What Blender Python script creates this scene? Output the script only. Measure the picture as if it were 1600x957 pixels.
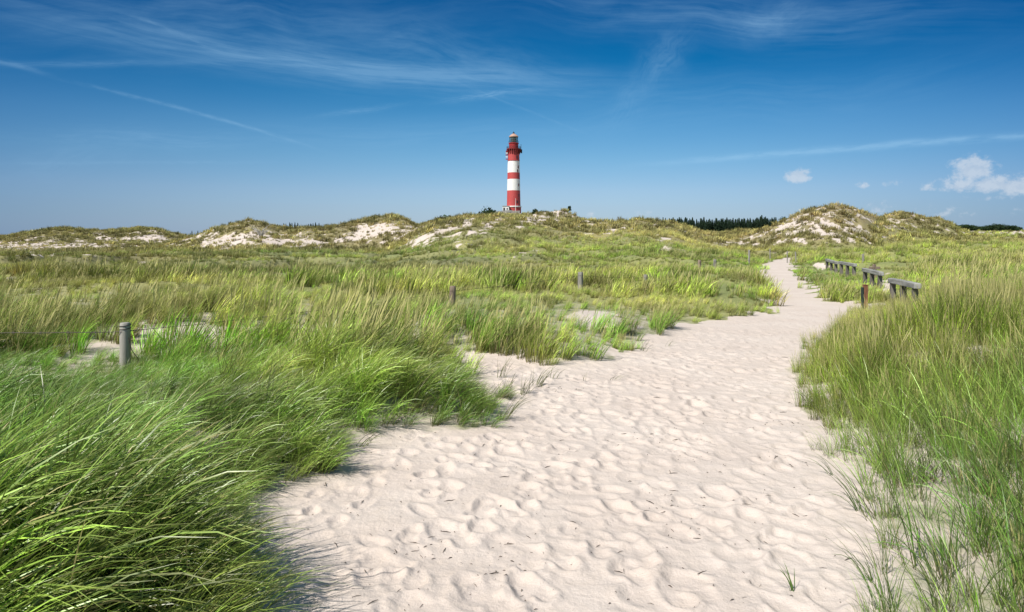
import bpy, math, random
import numpy as np
from mathutils import Vector, Matrix

for o in list(bpy.data.objects):
    bpy.data.objects.remove(o)
random.seed(7)
rng = np.random.default_rng(11)
R = math.radians
sc = bpy.context.scene
col = sc.collection

# ------------------------------------------------------------------ camera
F = 1067.0          # focal length in photograph pixels (1600 wide)
HZ = 378.0          # horizon row of the photograph
CH = 1.7            # eye height
cd = bpy.data.cameras.new('camera')
cam = bpy.data.objects.new('camera', cd)
col.objects.link(cam)
cam.location = (0, 0, CH)
cam.rotation_euler = (R(90), 0, 0)
cd.sensor_width = 36.0
cd.lens = 36.0 * F / 1600
cd.shift_y = -(478.5 - HZ) / 1600
cd.clip_start = 0.05
cd.clip_end = 20000
sc.camera = cam

# ------------------------------------------------------------------ light
SUN_EL, SUN_AZ = 51.0, 228.0        # azimuth clockwise from +Y: behind and left of the camera
sd = bpy.data.lights.new('sun', 'SUN')
sd.energy = 5.0
sd.angle = R(0.5)
sd.color = (1.0, 0.95, 0.87)
sun = bpy.data.objects.new('sun', sd)
col.objects.link(sun)
S = Vector((math.sin(R(SUN_AZ)) * math.cos(R(SUN_EL)), math.cos(R(SUN_AZ)) * math.cos(R(SUN_EL)), math.sin(R(SUN_EL))))
sun.rotation_euler = S.to_track_quat('Z', 'Y').to_euler()
sun.location = S * 50
sc.view_settings.view_transform = 'Standard'
sc.view_settings.look = 'None'
sc.view_settings.gamma = 1
sc.cycles.max_bounces = 5
sc.cycles.diffuse_bounces = 2
sc.cycles.glossy_bounces = 2
sc.cycles.transmission_bounces = 4
sc.view_settings.exposure = 0.25
try:
    sc.view_settings.use_curve_mapping = False
except Exception:
    pass


class NT:
    """small helper to write node maths as calls"""
    def __init__(s, tree):
        s.t = tree

    def n(s, typ, **kw):
        nd = s.t.nodes.new(typ)
        for k, v in kw.items():
            setattr(nd, k, v)
        return nd

    def put(s, sock, v):
        if isinstance(v, bpy.types.NodeSocket):
            s.t.links.new(v, sock)
        elif v is not None:
            sock.default_value = v

    def m(s, op, a, b=None, c=None, clamp=False):
        nd = s.n('ShaderNodeMath', operation=op)
        nd.use_clamp = clamp
        s.put(nd.inputs[0], a)
        if b is not None:
            s.put(nd.inputs[1], b)
        if c is not None:
            s.put(nd.inputs[2], c)
        return nd.outputs[0]

    def xyz(s, x, y, z):
        nd = s.n('ShaderNodeCombineXYZ')
        s.put(nd.inputs[0], x); s.put(nd.inputs[1], y); s.put(nd.inputs[2], z)
        return nd.outputs[0]

    def noise(s, vec, scale, detail=4, rough=0.5, dist=0.0, out=0):
        nd = s.n('ShaderNodeTexNoise')
        s.put(nd.inputs['Vector'], vec)
        nd.inputs['Scale'].default_value = scale
        nd.inputs['Detail'].default_value = detail
        nd.inputs['Roughness'].default_value = rough
        nd.inputs['Distortion'].default_value = dist
        return nd.outputs[out]

    def sstep(s, x, a, b, lo=0.0, hi=1.0):
        nd = s.n('ShaderNodeMapRange', interpolation_type='SMOOTHSTEP')
        s.put(nd.inputs[0], x)
        nd.inputs[1].default_value = a; nd.inputs[2].default_value = b
        nd.inputs[3].default_value = lo; nd.inputs[4].default_value = hi
        return nd.outputs[0]

    def mix(s, f, a, b, mode='MIX'):
        nd = s.n('ShaderNodeMix', data_type='RGBA', blend_type=mode)
        s.put(nd.inputs[0], f)
        for i, v in ((6, a), (7, b)):
            if isinstance(v, (tuple, list)) and len(v) == 3:
                v = (*v, 1)
            s.put(nd.inputs[i], v)
        return nd.outputs[2]


# ------------------------------------------------------------------ sky
world = bpy.data.worlds.new("World")
sc.world = world
world.use_nodes = True
wt = world.node_tree
wt.nodes.clear()
W = NT(wt)
sky = W.n('ShaderNodeTexSky', sky_type='NISHITA')
sky.sun_disc = False
sky.sun_elevation = R(SUN_EL)
sky.sun_rotation = R(SUN_AZ)
sky.air_density = 1.0
sky.dust_density = 0.35
sky.ozone_density = 4.0
tc = W.n('ShaderNodeTexCoord')
sep = W.n('ShaderNodeSeparateXYZ')
wt.links.new(tc.outputs['Generated'], sep.inputs[0])
dx, dy, dz = sep.outputs
AZ = W.m('ARCTAN2', dx, dy)
EL = W.m('ARCSINE', dz)


def azel(px, py):
    a = math.atan((px - 800) / F)
    return a, math.atan((HZ - py) / F * math.cos(a))


def local(p0, p1, width):
    """coordinates along and across the streak p0-p1 (both in sky angles)"""
    a0, e0 = azel(*p0); a1, e1 = azel(*p1)
    ca, ce = (a0 + a1) / 2, (e0 + e1) / 2
    th = math.atan2(e1 - e0, a1 - a0)
    L = math.hypot(a1 - a0, e1 - e0) / 2
    w = width / F
    c, s_ = math.cos(th), math.sin(th)
    da = W.m('SUBTRACT', AZ, ca); de = W.m('SUBTRACT', EL, ce)
    x = W.m('DIVIDE', W.m('ADD', W.m('MULTIPLY', da, c), W.m('MULTIPLY', de, s_)), L)
    y = W.m('DIVIDE', W.m('ADD', W.m('MULTIPLY', da, -s_), W.m('MULTIPLY', de, c)), w)
    return x, y, L / w


def gauss(x, y, px_=4):
    x2 = W.m('MULTIPLY', x, x)
    xp = W.m('MULTIPLY', x2, x2) if px_ == 4 else x2
    return W.m('EXPONENT', W.m('MULTIPLY', W.m('ADD', xp, W.m('MULTIPLY', y, y)), -1.0))


total = None
seed = 0
# wisps of high cirrus: end, end, half width, strength, wave of the streak, contrast range of the fibres
for p0, p1, w, st, asp, lo, hi in [
        ((60, 20), (900, 140), 26, 0.50, 5.0, 0.36, 0.74),
        ((250, 75), (880, 120), 13, 0.42, 5.0, 0.30, 0.72),
        ((-60, 10), (700, 40), 55, 0.34, 4.0, 0.38, 0.80),
        ((560, 60), (900, 130), 36, 0.35, 3.0, 0.36, 0.78),
        ((1005, 125), (1068, 55), 24, 0.40, 1.6, 0.30, 0.75),
        ((950, 205), (1010, 120), 20, 0.20, 1.6, 0.32, 0.75),
        ((850, 10), (1480, 20), 34, 0.45, 3.4, 0.38, 0.78),
        ((1150, 45), (1260, 10), 24, 0.30, 2.0, 0.32, 0.75),
        ((820, 190), (1500, 110), 34, 0.20, 5.0, 0.36, 0.78),
        ((0, 270), (220, 215), 20, 0.16, 4.0, 0.36, 0.75),
        ((60, 215), (400, 222), 13, 0.22, 6.0, 0.38, 0.75),
        ((300, 212), (930, 200), 20, 0.17, 7.0, 0.38, 0.78),
        ((700, 158), (830, 140), 5, 0.50, 6.0, 0.40, 0.72),
        ((500, 182), (620, 164), 4, 0.34, 6.0, 0.38, 0.72),
        ((0, 100), (300, 98), 4, 0.26, 9.0, 0.30, 0.70)]:
    x, y, _ = local(p0, p1, w)
    seed += 3.7
    wob = W.m('MULTIPLY', W.m('SUBTRACT', W.noise(W.xyz(x, seed, 0.0), 1.3, 2), 0.5), 1.6)
    y2 = W.m('ADD', y, wob)
    nz = W.noise(W.xyz(x, W.m('MULTIPLY', y2, 1.0 / 1.6), seed), asp * 0.55 + 0.6, 6, 0.60, 0.25)
    nf = W.noise(W.xyz(W.m('MULTIPLY', x, 0.22 * asp), W.m('MULTIPLY', y2, 2.2), seed), 2.2, 5, 0.6, 0.3)
    nn = W.m('ADD', W.m('MULTIPLY', nz, 0.6), W.m('MULTIPLY', nf, 0.4))
    d = W.m('MULTIPLY', W.m('MULTIPLY', gauss(x, y2, 2), W.sstep(nn, lo - .12, hi + .06)), st * 1.5)
    total = d if total is None else W.m('ADD', total, d)
# aeroplane trails
for p0, p1, w, st in [((-60, 82), (70, 112), 3.2, 0.42), ((140, 128), (480, 222), 2.3, 0.52),
                      ((200, 20), (338, 76), 2.6, 0.28),
                      ((1045, 251), (1700, 198), 4.4, 1.15), ((1045, 250), (1320, 230), 2.6, 0.15),
                      ((0, 254), (420, 252), 2.2, 0.20), ((720, 130), (910, 206), 1.8, 0.20)]:
    x, y, asp = local(p0, p1, w)
    seed += 2.1
    wob = W.m('MULTIPLY', W.m('SUBTRACT', W.noise(W.xyz(W.m('MULTIPLY', x, asp / 28), seed, 0.0), 1.0, 4, 0.6), 0.5), 2.0)
    bend = W.m('MULTIPLY', W.m('MULTIPLY', x, x), 2.4 if st > 0.3 and w < 3 else 0.8)
    y2 = W.m('ADD', W.m('ADD', y, wob), bend)
    nz = W.noise(W.xyz(W.m('MULTIPLY', x, asp / 10), W.m('MULTIPLY', y, .5), seed), 1.0, 4, 0.6)
    d = W.m('MULTIPLY', W.m('MULTIPLY', gauss(x, y2), W.sstep(nz, 0.22, 0.66)), st * 0.85)
    total = W.m('ADD', total, d)
total = W.m('MINIMUM', total, 0.75)
# fair-weather cumulus low over the horizon
cum = None
for px_, py_, rx, ry, st in [(1247, 277, 19, 15, 1.0), (1348, 291, 11, 8, .62), (1520, 268, 27, 22, 1.0),
                             (1505, 290, 34, 13, .82), (1552, 290, 36, 14, 1.0), (1600, 292, 34, 17, 1.0), (1450, 294, 15, 7, .7),
                             (1391, 287, 18, 8, .42), (1640, 280, 30, 24, 1.0), (1372, 327, 26, 12, .45), (1480, 333, 60, 14, .36),
                             (1238, 335, 14, 9, .4), (925, 334, 13, 8, .5), (1010, 336, 22, 8, .42), (980, 337, 12, 7, .3),
                             (1620, 330, 70, 12, .34), (1555, 311, 45, 7, .34)]:
    a, e = azel(px_, py_)
    da = W.m('DIVIDE', W.m('SUBTRACT', AZ, a), rx / F)
    de = W.m('DIVIDE', W.m('SUBTRACT', EL, e), ry / F)
    low = W.m('MULTIPLY', W.m('MINIMUM', de, 0.0), W.m('MINIMUM', de, 0.0))
    q = W.m('SUBTRACT', 1.0, W.m('ADD', W.m('SQRT', W.m('ADD', W.m('MULTIPLY', da, da), W.m('MULTIPLY', de, de))), W.m('MULTIPLY', low, 0.5)))
    q = W.m('MULTIPLY', W.m('MAXIMUM', W.m('ADD', q, 0.42), 0.0), st)
    cum = q if cum is None else W.m('MAXIMUM', cum, q)
cv = W.xyz(AZ, W.m('MULTIPLY', EL, 1.15), 0.0)
n1 = W.noise(cv, 85, 8, 0.64, 0.2)
n2 = W.noise(W.xyz(W.m('ADD', AZ, 0.004), W.m('SUBTRACT', W.m('MULTIPLY', EL, 1.15), 0.006), 0.0), 85, 8, 0.64, 0.2)
dens = W.m('MULTIPLY', W.sstep(W.m('ADD', W.m('MULTIPLY', cum, 1.0), W.m('MULTIPLY', W.m('SUBTRACT', n1, 0.5), 1.9)), 0.30, 1.05), W.sstep(cum, 0.0, 0.3))
lit = W.sstep(W.m('ADD', W.m('SUBTRACT', n1, n2), 0.0), -0.10, 0.10, 0.72, 1.0)

# the air itself: clearer blue aloft in view, milky towards the horizon; warm fill added overhead
K = 0.100
skc = W.n('ShaderNodeHueSaturation')
wt.links.new(sky.outputs[0], skc.inputs['Color'])
skc.inputs['Saturation'].default_value = 1.22
skc.inputs['Hue'].default_value = 0.492
skc.inputs['Value'].default_value = 1.0
vc = W.n('ShaderNodeVectorMath', operation='SCALE')
wt.links.new(skc.outputs[0], vc.inputs[0])
vc.inputs[3].default_value = K
hz = W.m('EXPONENT', W.m('MULTIPLY', W.m('MAXIMUM', EL, 0.0), -9.0))
skyc = W.mix(W.m('MULTIPLY', hz, 0.62), vc.outputs[0], (0.27, 0.43, 0.62))
rampn = W.n('ShaderNodeValToRGB')
W.put(rampn.inputs[0], W.m('DIVIDE', W.m('MAXIMUM', EL, 0.0), 0.9))
cr = rampn.color_ramp
stops = [(0.0, (.84, .86, .97)), (.073, (.86, .87, .98)), (.12, (.66, .82, .93)), (.165, (.47, .74, .88)), (.21, (.19, .60, .79)), (.254, (.02, .48, .70)), (.34, (.0, .38, .62)), (.44, (1.1, .92, .72)), (.85, (2.0, 1.4, .9))]  # last stops warm and brighten the unseen upper sky to fill blue shadows
cr.elements[0].position = 0; cr.elements[0].color = (*stops[0][1], 1)
cr.elements[1].position = stops[-1][0] / .9; cr.elements[1].color = (*stops[-1][1], 1)
for p_, c_ in stops[1:-1]:
    e_ = cr.elements.new(p_ / .9); e_.color = (*c_, 1)
skyc = W.mix(1.0, skyc, rampn.outputs[0], 'MULTIPLY')
# bluer and deeper away from the middle of the view's half of the sky, a lens vignette painted into the sky colour
off = W.m('ABSOLUTE', W.m('SINE', AZ))
skyc = W.mix(W.m('MINIMUM', W.m('MULTIPLY', W.m('MULTIPLY', off, off), 1.8), .7), skyc, W.mix(1.0, skyc, (.36, .50, .66), 'MULTIPLY'))
c1 = W.mix(W.m('MULTIPLY', total, 0.46), skyc, (0.31, 0.53, 0.74))
cc = W.mix(lit, (0.33, 0.41, 0.54), (0.56, 0.61, 0.68))
c2 = W.mix(W.m('MULTIPLY', dens, 0.64), c1, cc)
bg = W.n('ShaderNodeBackground')
bg.inputs['Strength'].default_value = 1.0
wt.links.new(c2, bg.inputs['Color'])
wo = W.n('ShaderNodeOutputWorld')
wt.links.new(bg.outputs[0], wo.inputs['Surface'])


# ------------------------------------------------------------------ noise in numpy
def _h(ix, iy, s):
    n = (ix.astype(np.int64) * 374761393 + iy.astype(np.int64) * 668265263 + s * 1442695041) & 0xffffffff
    n = ((n ^ (n >> 13)) * 1274126177) & 0xffffffff
    n = n ^ (n >> 16)
    return (n & 0xffffff) / float(0xffffff)


def vnoise(x, y, s=0):
    x0 = np.floor(x); y0 = np.floor(y)
    fx = x - x0; fy = y - y0
    fx = fx * fx * (3 - 2 * fx); fy = fy * fy * (3 - 2 * fy)
    a = _h(x0, y0, s); b = _h(x0 + 1, y0, s); c = _h(x0, y0 + 1, s); d = _h(x0 + 1, y0 + 1, s)
    return (a * (1 - fx) + b * fx) * (1 - fy) + (c * (1 - fx) + d * fx) * fy


def fbm(x, y, s=0, o=4, g=0.5):
    t = 0; a = 1; n = 0
    for i in range(o):
        t = t + a * vnoise(x * 2 ** i + i * 17.3, y * 2 ** i + i * 5.1, s + i)
        n += a; a *= g
    return t / n          # 0..1, mean .5


def ss(x, a, b):
    t = np.clip((x - a) / (b - a), 0, 1)
    return t * t * (3 - 2 * t)


# ------------------------------------------------------------------ terrain
def g2w(px, py, z=0.0):
    Y = (CH - z) * F / (py - HZ)
    return ((px - 800) / F * Y, Y)


left_edge = [(430, 1000), (425, 900), (395, 830), (400, 775), (520, 745), (540, 700), (640, 682), (790, 668), (800, 645), (748, 612), (712, 578), (738, 555),
             (800, 568), (870, 581), (945, 568), (1005, 533), (1060, 522), (1110, 505), (1180, 498), (1205, 478), (1212, 465), (1200, 445), (1186, 432), (1190, 420), (1203, 412), (1220, 408.5), (1236, 407)]
right_edge = [(1256, 408), (1241, 414), (1236, 422), (1250, 433), (1258, 442), (1275, 462), (1300, 472), (1322, 478), (1352, 484), (1340, 492), (1318, 500), (1280, 530), (1256, 555),
              (1246, 590), (1250, 640), (1285, 660), (1290, 720), (1310, 790), (1330, 870), (1350, 1000)]
path_poly = np.array([(-2.6, -6.0)] + [(-1.35, 1.6)] + [g2w(*p) for p in left_edge] + [g2w(*p) for p in right_edge] + [(1.3, 1.5)] + [(1.5, -6.0)])


def sdf(X, Y, poly):
    d = np.full(X.shape, 1e9); inside = np.zeros(X.shape, bool)
    n = len(poly)
    for i in range(n):
        ax, ay = poly[i]; bx, by = poly[(i + 1) % n]
        ex, ey = bx - ax, by - ay
        wx, wy = X - ax, Y - ay
        t = np.clip((wx * ex + wy * ey) / (ex * ex + ey * ey + 1e-9), 0, 1)
        d = np.minimum(d, (wx - t * ex) ** 2 + (wy - t * ey) ** 2)
        c = ((ay <= Y) & (by > Y)) | ((by <= Y) & (ay > Y))
        xi = ax + (Y - ay) / (ey if abs(ey) > 1e-9 else 1e-9) * ex
        inside ^= c & (X < xi)
    d = np.sqrt(d)
    return np.where(inside, -d, d)


def PU(px):
    return (px - 800) / F


# each ridge: list of (photo column, photo row of its crest), distance, front width, back width
RIDGES = [
    ('sand_dune', 'low dark-grassed dune with eroded sand cliffs at the far left', [(-500, 366), (-200, 370), (-60, 374), (0, 369), (40, 361), (90, 352), (150, 359), (185, 356), (215, 352), (245, 354), (285, 365), (330, 376), (400, 400)], 170, 34, 40),
    ('sand_dune', 'long grassy dune with a bright sand blowout left of the lighthouse', [(200, 398), (280, 376), (310, 366), (340, 354), (390, 343), (415, 348), (440, 354), (500, 352), (560, 343), (610, 334), (635, 340), (660, 353), (700, 366), (760, 395)], 118, 32, 30),
    ('sand_dune', 'broad green and tan dune in front of the lighthouse', [(500, 410), (600, 384), (640, 362), (680, 345), (730, 338), (800, 337), (850, 340), (900, 343), (960, 348), (1000, 346), (1050, 349), (1100, 364), (1150, 374), (1210, 395)], 108, 58, 40),
    ('sand_dune', 'small sandy hummock with dry tufts right of the lighthouse', [(740, 395), (790, 345), (815, 335), (850, 331), (880, 328), (896, 333), (915, 343), (950, 365), (1000, 400)], 160, 12, 14),
    ('sand_dune', 'grassy lighthouse hill behind the front dunes', [(480, 395), (600, 364), (660, 349), (720, 339), (760, 334.5), (800, 334), (850, 334), (900, 342), (960, 354), (1050, 368), (1150, 390)], 370, 90, 60),
    ('sand_dune', 'tall pale dune mottled with dry tufts right of the path', [(1060, 395), (1130, 377), (1170, 366), (1200, 355), (1250, 330), (1280, 319), (1300, 315), (1320, 317), (1345, 323), (1370, 335), (1385, 341), (1420, 354), (1480, 370), (1560, 395)], 98, 26, 24),
    ('sand_dune', 'second dune sloping down behind the tall pale one', [(1300, 380), (1360, 344), (1390, 333), (1415, 330), (1440, 335), (1450, 339), (1465, 338), (1490, 351), (1510, 361), (1540, 372), (1600, 395)], 135, 24, 24),
    ('sand_dune', 'low tan dunes at the far right under the dark wood', [(1400, 390), (1500, 374), (1530, 366), (1560, 370), (1600, 367), (1700, 364), (1900, 358), (2200, 358)], 220, 40, 60),
    ('sand_dune', 'flat tan dune ridge in front of the conifer wood', [(900, 390), (980, 372), (1050, 364), (1100, 363), (1150, 360), (1200, 359), (1260, 362), (1400, 372), (1500, 378)], 230, 60, 90),
]


def ridge_stack(X, Y):
    u = np.where(Y > 5, X / np.maximum(Y, 5), 9.0)
    out = []
    for nm, lb, pts, D, wf, wb in RIDGES:
        us = np.array([PU(p[0]) for p in pts]); zs = np.array([CH - .42 + (HZ - p[1]) / F * D for p in pts])
        dn = (fbm(u * 9.0, np.zeros_like(u) + D * .37, int(D), 3) - .5) * D * .10
        H = np.interp(u, us, zs, left=zs[0] if nm else -3, right=zs[-1])
        H = np.where(Y > 5, H, -4)
        t = (Y - D - dn)
        p = np.where(t < 0, np.exp(-(np.abs(t) / wf) ** 1.9), np.exp(-(t / wb) ** 2))
        out.append((H + 2.0) * p - 2.0)
    return np.array(out)


def near_base(X, Y, d):
    left = X < np.interp(Y, [0, 5, 8, 12, 20, 45], [0, .5, 1.8, 4.4, 8, 18])
    wob = 0.6 + 0.9 * fbm(X * .35, Y * .35, 3, 3)
    z = np.where(left, 0.20, 0.10) * ss(d, 0.0, 1.8) * wob * (1 - 0.6 * ss(Y, 20, 60))
    # hummocks under the near left grass, and the right bank
    for cx, cy, r, h in [(-2.7, 4.6, 1.3, .16), (-1.2, 6.9, 1.0, .16), (-3.6, 6.3, 1.2, .12), (10.8, 10.5, 3.6, .50), (5.6, 8.6, 1.8, .20), (5.2, 5.2, 1.6, .12), (12.5, 13.5, 3.0, .4),
                         (-5.5, 11.5, 2.4, .25), (0.2, 16.0, 3.4, .05), (2.6, 12.6, 1.3, .10), (5.0, 17.5, 2.5, .06), (-9, 17, 4, .35), (7, 24, 4, .3), (-14, 26, 6, .35), (1.1, 10.6, 0.8, .12)]:
        z = z + h * np.exp(-((X - cx) ** 2 + (Y - cy) ** 2) / (r * r)) * ss(d, -0.25, 0.9)
    # slow rise of the field on the right
    u = X / np.maximum(Y, 3)
    z = z + 1.15 * ss(Y, 28, 85) * ss(u, 0.42, 0.62)
    z = z + (fbm(X * .09, Y * .09, 9, 3) - .5) * 1.1 * ss(Y, 18, 45) * ss(d, 0.5, 5)
    z = z + (fbm(X * .8, Y * .8, 19, 3) - .5) * .16 * ss(d, 0.0, 1.0)
    z = z + (ss(fbm(X * .33, Y * .26, 37, 3), .40, .64) - .35) * (.12 + .52 * ss(Y, 24, 46)) * ss(d, 0.1, 2.2) * ss(Y, 9, 14) * (1 - .5 * ss(Y, 60, 90))
    # far land: rising inland to the right, level towards the sea on the left
    z = z + 9.0 * ss(Y, 260, 480) * ss(u, 0.0, 0.25) + 3.0 * ss(Y, 260, 380) * ss(u, -.5, -.25) * (1 - ss(u, 0.0, .2))
    z = z - 2.0 * ss(Y, 300, 900) * (1 - ss(u, -.5, -.2))
    z = z + 0.0 * Y
    return z


# footprints trodden in the path, as a height raster
RX0, RX1, RY0, RY1, RS = -4.0, 10.0, 1.0, 21.0, 0.0125
nx, ny = int((RX1 - RX0) / RS), int((RY1 - RY0) / RS)
gx = RX0 + np.arange(nx) * RS; gy = RY0 + np.arange(ny) * RS
GX, GY = np.meshgrid(gx, gy)
FP = (fbm(GX * 1.5, GY * 2.2, 41, 3) - .5) * .055 + (fbm(GX * 4.2, GY * 6, 51, 3) - .5) * .034
for k in range(9000):
    cx, cy = rng.uniform(RX0 + .4, RX1 - .4), rng.uniform(RY0 + .4, RY1 - .4)
    th = (0.45 if cy < 9 else 0.75) * -1 + rng.normal(0, .45) + (math.pi if rng.random() < .5 else 0)
    a = rng.uniform(.075, .145); b = rng.uniform(.042, .078); dep = rng.uniform(.008, .036) * (1.25 if rng.random() < .2 else 1)
    i0, i1 = int((cx - .34 - RX0) / RS), int((cx + .34 - RX0) / RS)
    j0, j1 = int((cy - .34 - RY0) / RS), int((cy + .34 - RY0) / RS)
    xs = GX[j0:j1, i0:i1] - cx; ys = GY[j0:j1, i0:i1] - cy
    u_ = (xs * math.sin(th) + ys * math.cos(th)); v_ = (xs * math.cos(th) - ys * math.sin(th))
    wv = b * (1 + .25 * np.sin(u_ / a * 1.6 + .4))
    q = np.sqrt((u_ / a) ** 2 + (v_ / wv) ** 2)
    q = q + .22 * (vnoise(xs * 9 + k, ys * 9, 5) - .5)
    w = 1 - ss(q, .55, 1.12)
    floor_ = -dep * (1 + .35 * u_ / a)
    sub = FP[j0:j1, i0:i1]
    base = sub.mean() * .6
    rim = .42 * dep * np.exp(-((q - 1.28) / .22) ** 2) * (1 + .8 * u_ / (a * 1.6))
    FP[j0:j1, i0:i1] = sub * (1 - w * .85) + (base + floor_) * w * .85 + rim
for it in range(1):
    FP[1:-1, 1:-1] = (FP[1:-1, 1:-1] * 2 + FP[:-2, 1:-1] + FP[2:, 1:-1] + FP[1:-1, :-2] + FP[1:-1, 2:]) / 6
FP -= FP.mean()


def footprints(X, Y):
    fx = np.clip((X - RX0) / RS, 0, nx - 2.001); fy = np.clip((Y - RY0) / RS, 0, ny - 2.001)
    ix, iy = fx.astype(int), fy.astype(int); fx -= ix; fy -= iy
    v = (FP[iy, ix] * (1 - fx) + FP[iy, ix + 1] * fx) * (1 - fy) + (FP[iy + 1, ix] * (1 - fx) + FP[iy + 1, ix + 1] * fx) * fy
    inside = ss(X, RX0, RX0 + .5) * (1 - ss(X, RX1 - .5, RX1)) * ss(Y, RY0, RY0 + .5) * (1 - ss(Y, RY1 - 5, RY1))
    return v * inside


def terrain(X, Y, full=True):
    d = sdf(X, Y, path_poly)
    z = near_base(X, Y, d)
    rs = ridge_stack(X, Y)
    k = 0.55
    st = np.concatenate([z[None], rs])
    mx = st.max(0)
    own = st.argmax(0)
    zz = mx + k * np.log(np.exp((st - mx) / k).sum(0))
    # keep the near ground exactly where it is
    zz = np.where(Y < 40, z + (zz - z) * ss(Y, 30, 45), zz)
    rm = ss((rs.max(0) - z), -.3, 1.5)
    zz = zz + rm * ((fbm(X * .085, Y * .07, 23, 4) - .5) * 1.5 * np.clip(Y / 140, .6, 1.3) + (fbm(X * .45, Y * .45, 29, 3) - .5) * .75)
    if full:
        foot = .62 * footprints(X, Y) * (0.22 + 0.78 * (1 - ss(d, -0.45, 0.35))) * (1 - .6 * ss(Y, 9, 18))
        zz = zz + foot
    own = np.where(Y < 50, 0, own)
    return zz, own, d


def ground_z(x, y):
    z, _, _ = terrain(np.array([float(x)]), np.array([float(y)]), False)
    return float(z[0])


# ------------------------------------------------------------------ vegetation fields
PAL = dict(lush=(.085, .235, .026), vivid=(.155, .31, .014), yg=(.235, .345, .030), straw=(.58, .53, .15), olive=(.135, .175, .018),
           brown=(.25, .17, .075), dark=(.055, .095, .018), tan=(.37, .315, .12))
# bare sand, as blobs around photographed spots of the terrain: column, row, half width, half height, strength
SAND = [(60, 590, 90, 8, .8), (290, 521, 80, 13, 1.0), (150, 594, 50, 6, .5), (930, 500, 46, 13, .85), 
        (10, 500, 30, 6, .4), (1000, 512, 16, 4, .3),
        (1330, 690, 46, 16, .65), (1390, 735, 40, 26, .36), (1345, 800, 50, 90, .55), (1360, 900, 40, 70, .36),
        (1285, 418, 16, 7, 1.0), (1385, 447, 14, 12, 1.0), (1345, 478, 36, 7, .9), (1310, 455, 12, 3, .7), (1180, 500, 30, 5, .5), (1420, 428, 40, 3, .5),
        (110, 385, 130, 12, 1.25), (20, 388, 60, 9, 1.2), (55, 371, 60, 4, -.6), (240, 371, 36, 8, 1.4), (150, 366, 10, 2, 1.0), (345, 378, 38, 16, .95), (385, 365, 22, 14, .5),
        (450, 378, 90, 12, .80), (590, 358, 30, 9, 1.5), (560, 368, 30, 7, 1.3), (525, 362, 26, 5, -.3), (300, 368, 16, 4, .6),
        (700, 360, 60, 14, .72), (640, 376, 40, 14, .62), (770, 352, 50, 7, .6), (740, 385, 40, 10, .35), (820, 398, 44, 14, .34),
        (850, 342, 42, 5, 1.5), (820, 350, 20, 5, .4), (862, 331, 46, 5, .42), (1035, 370, 14, 10, .65), (1042, 390, 8, 4, .9), (960, 358, 60, 10, .32), (905, 358, 40, 12, .36),
        (1300, 350, 72, 26, .60), (1240, 358, 50, 14, .42), (1350, 366, 60, 14, .42), (1300, 330, 40, 8, .45), (1200, 378, 50, 9, .5), (1130, 382, 30, 6, .42),
        (1425, 345, 34, 9, .62), (1530, 362, 60, 6, .45), (1600, 364, 50, 5, .4), (1215, 396, 26, 5, .5),
        (220, 412, 14, 4, .55), (110, 446, 14, 6, .45), (60, 450, 24, 8, .4), (15, 436, 16, 6, .4), (245, 410, 12, 5, .55), (660, 425, 24, 5, .35), (1500, 364, 30, 5, .3)]
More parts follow.
